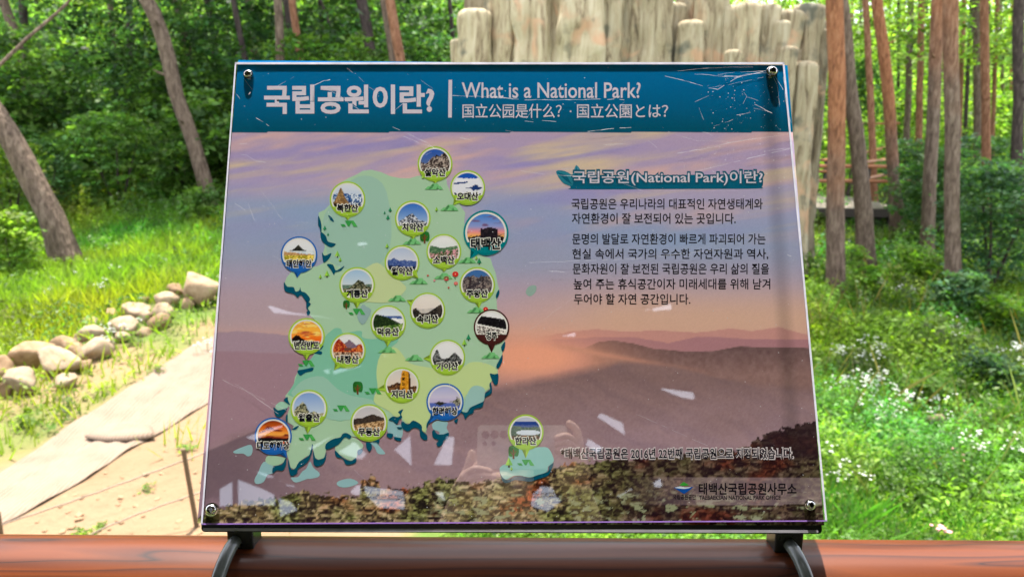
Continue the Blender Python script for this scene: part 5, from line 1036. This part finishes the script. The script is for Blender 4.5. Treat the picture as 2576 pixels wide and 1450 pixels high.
for pts, w in ([(0, 355), (240, 380), (700, 378), (730, 375), (950, 375), (1030, 380)], .9), ([(1350, 190), (1500, 225), (1700, 285), (1770, 295), (1920, 205), (2010, 180)], .9), ([(1820, 190), (1950, 195), (2130, 155)], 1.2), ([(1770, 180), (1900, 160), (2150, 150)], .7), \
        ([(1450, 150), (1650, 130), (1900, 120), (2050, 120)], .5), ([(2160, 150), (2230, 200), (2290, 300)], .6), ([(1960, 290), (2000, 355), (1970, 410)], .6), ([(2000, 355), (2090, 385)], .6), ([(2060, 415), (2200, 485)], 1.1), ([(1740, 585), (1830, 560), (1890, 535)], .7), \
        ([(1920, 500), (2030, 480)], .6), ([(1620, 440), (1660, 540)], .45), ([(1590, 395), (1700, 345)], .45), ([(740, 628), (900, 610), (1085, 598)], 1.0), ([(240, 545), (310, 555)], 1.2), ([(380, 543), (490, 552)], .7), ([(1450, 800), (1700, 760), (1850, 720), (2120, 675)], .8), ([(1600, 945), (1850, 885), (2100, 820), (2340, 765)], .8), \
        ([(1650, 635), (1700, 640), (1730, 665)], .9), ([(800, 780), (870, 735), (1070, 722)], .6), ([(210, 940), (450, 975), (700, 985)], .7), ([(1220, 700), (1290, 760)], .4), ([(1440, 655), (1600, 700), (1900, 710), (2330, 650)], .4), ([(2290, 200), (2310, 400), (2350, 560)], .6), ([(2160, 780), (2340, 760)], .5), ([(1505, 890), (1505, 930)], .5), ([(1020, 1040), (1180, 1100)], .4), \
        ([(1900, 205), (2000, 175), (2160, 165)], .8), ([(1700, 285), (1900, 250), (2180, 190)], .4), ([(2190, 160), (2240, 260), (2260, 420)], .5), ([(1520, 180), (1650, 175), (1850, 200)], .7): scratch(XY(*c2, pts), w)
for pts, w in ([(890, 1180), (930, 1215)], .4), ([(560, 955), (720, 1030)], .5), ([(1330, 830), (1560, 660)], .3), ([(1600, 1040), (1780, 1120)], .35), ([(1720, 640), (1740, 640)], .8), ([(1380, 680), (1420, 684)], .6), ([(1330, 660), (1600, 650), (1850, 622)], .5), ([(590, 965), (610, 975), (700, 1040)], .5), ([(1980, 640), (1990, 644)], 1.0): scratch(pts, w)
for i in range(30):
    x = random.uniform(600, 2000); y = random.uniform(190, 700 if i < 30 else 1280); a = random.uniform(-.9, .9); l_ = random.uniform(6, 46); scratch([(x, y), (x+l_*math.cos(a), y+l_*math.sin(a))], random.uniform(.25, .55))
sc_.build('scratches', M_SCR, sign)['kind'] = 'stuff'
du = MB()
for i in range(900):
    x = random.uniform(530, 2050); y = random.uniform(170, 1300); s_ = random.choice((.35, .4, .5, .6, .9, 1.3))
    if x < 600+(.8*(187-y)/8): pass
    if i % 5 == 0: x = random.uniform(1780, 1985); y = random.uniform(180, 460)
    q = [(x-s_, y), (x, y-s_), (x+s_, y), (x, y+s_)]; lx = 591-86*(y-157)/1161; rx = 1972+108*(y-157)/1153
    if not (lx+8 < x < rx-8): continue
    du.add([B(*p, .0004) for p in q][::-1], [(0, 1, 2, 3)])
o = du.build('dust_specks', M_SCR, sign); o['kind'] = 'stuff'

# ---------------------------------------------------------------- rail the sign is clamped to
RY, RZ, RR = .690, 1.084, .0575
rail = empty('handrail', (0, RY, 0), 'glossy red-brown wood-grain tube rail running the full width below the sign', 'railing')
MB().tube([(x, 0, RZ) for x in np.linspace(-3.2, 3.2, 5)], RR, 72).build('top_tube', M_RAIL, rail, True)
for x in (-1.9, 1.9):
    MB().tube([(x, 0, 0), (x, 0, RZ-RR*.6)], .045, 24).build('rail_post', M_RAIL, rail, True)
MB().tube([(-3.2, 0, .45), (3.2, 0, .45)], .03, 20).build('lower_tube', M_RAIL, rail, True)
# brackets and clamp hoses: parts of the sign (sign-local from world)
def wloc(p): return SINV @ Vector(p)
for (xa, xb, xr0, xr1) in ((560, 626, 570, 527), (1960, 2032, 2006, 2057)):
    pa, pb = P(xa, 1340, .672), P(xb, 1340, .672)
    zt = 1.182; zb = RZ+RR-.004
    q = MB().box(((pa.x+pb.x)/2, .694, (zt+zb)/2), (pb.x-pa.x, .026, zt-zb), bev=.002); q.v = [tuple(wloc(a)) for a in q.v]; q.build('mounting_bracket', M_BLACK, sign)
    q = MB()
    Xs0 = P(xr0, 1345, .655).x; Xs1 = P(xr1, 1450, .63).x; pts = []
    for k in range(19):
        t = k/18; an = rad(88+t*160); r_ = RR+.0085
        xs = Xs0+(Xs1-Xs0)*min(1, t/.42)**.55 if t < .42 else Xs1
        pts.append((xs, RY+math.cos(an)*r_, RZ+math.sin(an)*r_))
    pts.insert(0, (Xs0-(Xs1-Xs0)*.25, RY-.004, RZ+RR+.028))
    q.tube([wloc(p) for p in pts], [.0052]*2+[.0066]*18, 16); q.build('clamp_hose', M_GREYROD, sign, True)
# the deck the viewer stands on
deck = empty('viewing_deck', (0, -1.2, 0), 'timber viewing deck under the camera behind the rail', 'deck')
for i in range(34):
    MB().box((-3.2+i*.19, -1.6, -.02), (.18, 5.0, .04)).build('board', M_DECK, deck)
for x in (-3, 0, 3):
    for y in (.5, -4):
        MB().box((x, y, -1.1), (.12, .12, 2.1)).build('support_post', M_POSTD, deck)

# ---------------------------------------------------------------- pavilion roof behind the viewer: its gaps are what the acrylic mirrors
M_ROOF = plain('dark_roof_boarding', (.030, .026, .022), .9)
def mirror(px, py, z=None, yw=None):
    d = px_dir(px, py).normalized(); t = (bo-EYE).dot(NB)/d.dot(NB); h = EYE+d*t; r = d-2*d.dot(NB)*NB
    k = (z-h.z)/r.z if z is not None else (yw-h.y)/r.y
    return h+r*k
ZR = 3.7
holes = [K('B', [(30, 200), (110, 195), (300, 255), (600, 300), (945, 345), (945, 375), (520, 335), (130, 300)]), K('B', [(55, 618), (90, 620), (165, 690), (140, 702)]), K('B', [(605, 830), (680, 820), (692, 900), (640, 890)]), K('B', [(715, 830), (1060, 775), (1055, 805), (720, 905)]),
         K('B', [(1190, 690), (1320, 685), (1318, 710), (1220, 732)]), K('A', [(940, 880), (1000, 850), (1060, 862), (1060, 915), (960, 925)]), K('C', [(190, 612), (330, 560), (460, 505), (620, 470), (640, 500), (480, 570), (330, 650)]), K('C', [(1700, 730), (1870, 570), (1885, 905)]),
         K('C', [(2235, 580), (2310, 590), (2280, 895), (2095, 890)]), K('C', [(800, 730), (1150, 550), (1165, 562), (900, 742)]), K('C', [(1130, 760), (1320, 632), (1450, 770), (1390, 835), (1340, 830)]), K('C', [(300, 940), (350, 925), (500, 975), (600, 1025), (450, 1012)]),
         K('C', [(560, 1045), (720, 1070), (750, 1115), (650, 1097)]), K('D', [(2020, 400), (2090, 355), (2300, 450), (2330, 600)]), K('D', [(1925, 690), (1960, 605), (2110, 700), (2060, 780)]),
         [(1581, 797), (1633, 776), (1637, 787), (1599, 797)], [(1640, 776), (1687, 764), (1690, 787), (1643, 792)], [(1403, 847), (1447, 836), (1447, 855), (1409, 854)], [(1651, 982), (1666, 976), (1743, 986), (1748, 1012), (1718, 1008)],
         K('C', [(-20, 1110), (110, 1030), (112, 1290), (-20, 1300)]), K('C', [(162, 1010), (430, 1110), (525, 1160), (540, 1285), (165, 1290)]), K('C', [(560, 1190), (690, 1230), (770, 1330), (580, 1400)]), K('C', [(1260, 1150), (1340, 1065), (1380, 1068), (1382, 1180), (1330, 1190)]), K('C', [(1400, 1072), (1800, 1125), (1815, 1200), (1430, 1180)]), K('C', [(1432, 1190), (1815, 1210), (1812, 1330), (1560, 1310)]),
         K('D', [(1290, 1070), (1335, 1072), (1340, 1170), (1250, 1150)]), K('D', [(1350, 1072), (1600, 1082), (1638, 1165), (1350, 1180)]), K('D', [(1240, 1190), (1345, 1182), (1350, 1290), (1245, 1270)]), K('D', [(1362, 1190), (1650, 1175), (1702, 1240), (1560, 1350), (1400, 1300)]), K('D', [(2230, 1190), (2390, 1095), (2395, 1130), (2255, 1215)]), K('C', [(2085, 1130), (2200, 1135), (2210, 1250)]),
         [(1640, 1216), (1660, 1202), (1668, 1228), (1650, 1232)]]
pav = empty('pavilion', (0, -4.6, 0), 'dark boarded pavilion behind the viewer whose roof gaps mirror in the sign', 'pavilion')
outer = [(-7.5, 1.05), (7.5, 1.05), (7.5, -11.0), (-7.5, -11.0)]
pts2 = [Vector(p) for p in outer]; faces_in = [list(range(4))]
allh = []
for h in holes:
    q = [mirror(x, y, z=ZR) for x, y in h]; q = [(p.x, p.y) for p in q]
    if min(p[1] for p in q) < -10.9 or max(p[1] for p in q) > -1.55: print('hole outside roof', h[0], min(p[1] for p in q)); q = [(p[0], max(-10.85, min(-1.6, p[1]))) for p in q]
    allh.append(q); i0 = len(pts2); pts2 += [Vector(p) for p in q]; faces_in.append(list(range(i0, i0+len(q))))
q = [(-.40, .12), (.22, .12), (.22, .62), (-.40, .62)]; allh.append(q); i0 = len(pts2); pts2 += [Vector(p) for p in q]; faces_in.append(list(range(i0, i0+4)))  # extra roof gap, added to let sun onto the hands and phone
edges_in = [(f[i], f[(i+1) % len(f)]) for f in faces_in for i in range(len(f))]
vo_, eo_, fo_, ov, oe, of = delaunay_2d_cdt(pts2, edges_in, [], 1, 1e-5)
RV = [tuple(v) for v in vo_]; RF = []
for f in fo_:
    cx2 = sum(RV[i][0] for i in f)/len(f); cy2 = sum(RV[i][1] for i in f)/len(f)
    if not any(inpoly(np.array([cx2]), np.array([cy2]), h)[0] for h in allh): RF.append(tuple(f))
nR = len(RV); oy_ = -4.6
mesh('roof_boarding', [(x, y-oy_, ZR) for x, y in RV]+[(x, y-oy_, ZR+.03) for x, y in RV], [f[::-1] for f in RF]+[tuple(i+nR for i in f) for f in RF], M_ROOF, pav)
for x in (-7, 7):
    for y in (.9, -10.6): MB().box((x, y-oy_, ZR/2), (.16, .16, ZR)).build('pavilion_post', M_POSTD, pav)
MB().box((0, -11.1-oy_, 1.9), (15, .06, 3.8)).build('back_boarding', M_ROOF, pav)
for x in (-7.55, 7.55): MB().box((x, -6.0-oy_, 1.9), (.06, 10, 3.8)).build('added_side_boarding', M_ROOF, pav)  # unseen side walls, added to cut the ambient light under the roof

# phone held in front of the viewer, seen only as a reflection
def cw(x, y, z): return EYE+CAMR @ Vector((x, y, z))
ph = empty('phone', cw(.038, -.003, .008), 'pale grey phone held level in two hands, reflected in the sign', 'phone'); phi = Vector(ph.location)
def rrw(x0, x1, y0, y1, z0, z1, r, name, mat):
    pts = []
    for a_, b__, a0 in ((x1-r, y1-r, 0), (x0+r, y1-r, 90), (x0+r, y0+r, 180), (x1-r, y0+r, 270)):
        for k in range(5): a = rad(a0+k*22.5); pts.append((a_+math.cos(a)*r, b__+math.sin(a)*r))
    n = len(pts); v = [cw(x, y, z0)-phi for x, y in pts]+[cw(x, y, z1)-phi for x, y in pts]
    return mesh(name, [tuple(p) for p in v], [tuple(range(n))[::-1], tuple(range(n, 2*n))]+[(i, (i+1) % n, n+(i+1) % n, n+i) for i in range(n)], mat, ph)
M_PHONE = plain('phone_back', (.62, .60, .58), .35); M_LENS = plain('lens_glass', (.01, .01, .012), .08)
rrw(-.052, .126, -.045, .041, .006, .014, .009, 'phone_body', M_PHONE)
for x, y, r in ((-.036, .022, .0082), (-.018, .022, .0082), (-.037, .004, .0045), (-.020, .004, .0045), (.0, .022, .008)):
    MB().tube([cw(x, y, .0062)-phi, cw(x, y, .0042)-phi], [r, r*.95], 18).build('lens', M_LENS, ph, True)

# the viewer
def skinfig(name, V, E_, R_, mat, parent=None, root=0, lev=2):
    me = bpy.data.meshes.new(name); me.from_pydata([tuple(v) for v in V], E_, []); o = link(name, me, mat, parent)
    md = o.modifiers.new('skin', 'SKIN'); md.use_smooth_shade = True
    sv = me.skin_vertices[0].data
    for i, r in enumerate(R_): sv[i].radius = (r, r) if not hasattr(r, '__len__') else r; sv[i].use_root = (i == root)
    sb = o.modifiers.new('sub', 'SUBSURF'); sb.levels = lev; sb.render_levels = lev
    return o
M_SKIN = plain('skin', (.74, .50, .38), .5); M_SHIRT = plain('dark_shirt', (.05, .045, .05), .9); M_TROU = plain('trousers', (.06, .06, .07), .9); M_HAIR = plain('hair', (.015, .012, .01), .6)
per = empty('person', (0, -.42, 0), 'person in dark clothes holding a phone up with both hands, mirrored in the sign', 'person'); po = Vector(per.location)
V, E_, R_ = [], [], []
def ad_(p, r, par=None):
    V.append(Vector(p)-po); R_.append(r); 
    if par is not None: E_.append((par, len(V)-1))
    return len(V)-1
pel = ad_((0, -.46, .95), (.15, .11)); bel = ad_((0, -.46, 1.10), (.14, .10), pel); che = ad_((0, -.45, 1.28), (.16, .11), bel); upc = ad_((0, -.44, 1.40), (.13, .09), che)
nk = ad_((0, -.42, 1.49), .055, upc); hd1 = ad_((0, -.39, 1.57), .075, nk); hd2 = ad_((0, -.385, 1.66), .095, hd1); hd3 = ad_((0, -.39, 1.73), .07, hd2)
ns = ad_((0, -.285, 1.60), .012, hd1)
for sg in (-1, 1):
    hp = ad_((sg*.10, -.46, .88), .095, pel); kn = ad_((sg*.12, -.44, .48), .062, hp); an = ad_((sg*.13, -.47, .08), .040, kn); ft = ad_((sg*.14, -.33, .03), .035, an)
def arm(sg, elbow, wrist, palm, tips, thumb):
    sh = ad_((sg*.19, -.44, 1.40), .060, upc); el = ad_(elbow, .042, sh); wr = ad_(wrist, (.030, .024), el); pa = ad_(palm, (.034, .018), wr)
    for b_, m_, t_ in tips: a = ad_(b_, .0095, pa); b2 = ad_(m_, .0088, a); ad_(t_, .0075, b2)
    a = ad_(thumb[0], .012, wr); b2 = ad_(thumb[1], .010, a); ad_(thumb[2], .0085, b2)
c_ = cw
arm(-1, (-.26, -.30, 1.20), c_(-.085, -.115, .05), c_(-.075, -.075, .022),
    [(c_(-.075+.008*k, -.056-.010*k, .004), c_(-.055+.012*k, -.046-.012*k, -.004), c_(-.020+.010*k, -.054-.011*k, -.002)) for k in range(3)]+[(c_(-.072, -.048, .010), c_(-.066, -.030, .004), c_(-.060, -.008, .002))],
    (c_(-.085, -.075, .03), c_(-.070, -.052, .022), c_(-.045, -.030, .019)))
arm(1, (.28, -.30, 1.20), c_(.150, -.085, .05), c_(.138, -.035, .022),
    [(c_(.140, -.018+.014*k, .006), c_(.122, -.008+.013*k, -.004), c_(.098, -.014+.012*k, -.002)) for k in range(3)]+[(c_(.150, .010, .010), c_(.142, .036, .004), c_(.124, .047, .002))],
    (c_(.150, -.045, .03), c_(.138, -.020, .022), c_(.112, -.005, .019)))
skinfig('body', V, E_, R_, M_SKIN, per)
tv = [Vector(p)-po for p in ((0, -.46, .98), (0, -.46, 1.12), (0, -.45, 1.28), (0, -.44, 1.41), (-.19, -.44, 1.41), (.19, -.44, 1.41), (-.23, -.37, 1.30), (.235, -.37, 1.30))]
skinfig('shirt', tv, [(0, 1), (1, 2), (2, 3), (3, 4), (3, 5), (4, 6), (5, 7)], [(.17, .13), (.16, .12), (.18, .13), (.14, .10), .072, .072, .062, .062], M_SHIRT, per)
tv = [Vector(p)-po for p in ((0, -.46, .98), (-.10, -.46, .86), (-.12, -.44, .48), (-.13, -.47, .10), (.10, -.46, .86), (.12, -.44, .48), (.13, -.47, .10))]
skinfig('trousers', tv, [(0, 1), (1, 2), (2, 3), (0, 4), (4, 5), (5, 6)], [(.165, .125), .112, .08, .06, .112, .08, .06], M_TROU, per)
bm = bmesh.new(); bmesh.ops.create_uvsphere(bm, u_segments=24, v_segments=16, radius=.112)
for v in bm.verts: v.co = Vector((v.co.x*.92, v.co.y*1.0, v.co.z*1.05))
bmesh.ops.delete(bm, geom=[v for v in bm.verts if v.co.y > .045 and v.co.z < .045 or v.co.z < -.06], context='VERTS')
me = bpy.data.meshes.new('hair'); bm.to_mesh(me); bm.free(); o = link('hair', me, M_HAIR, per); o.location = Vector((0, -.40, 1.665))-po
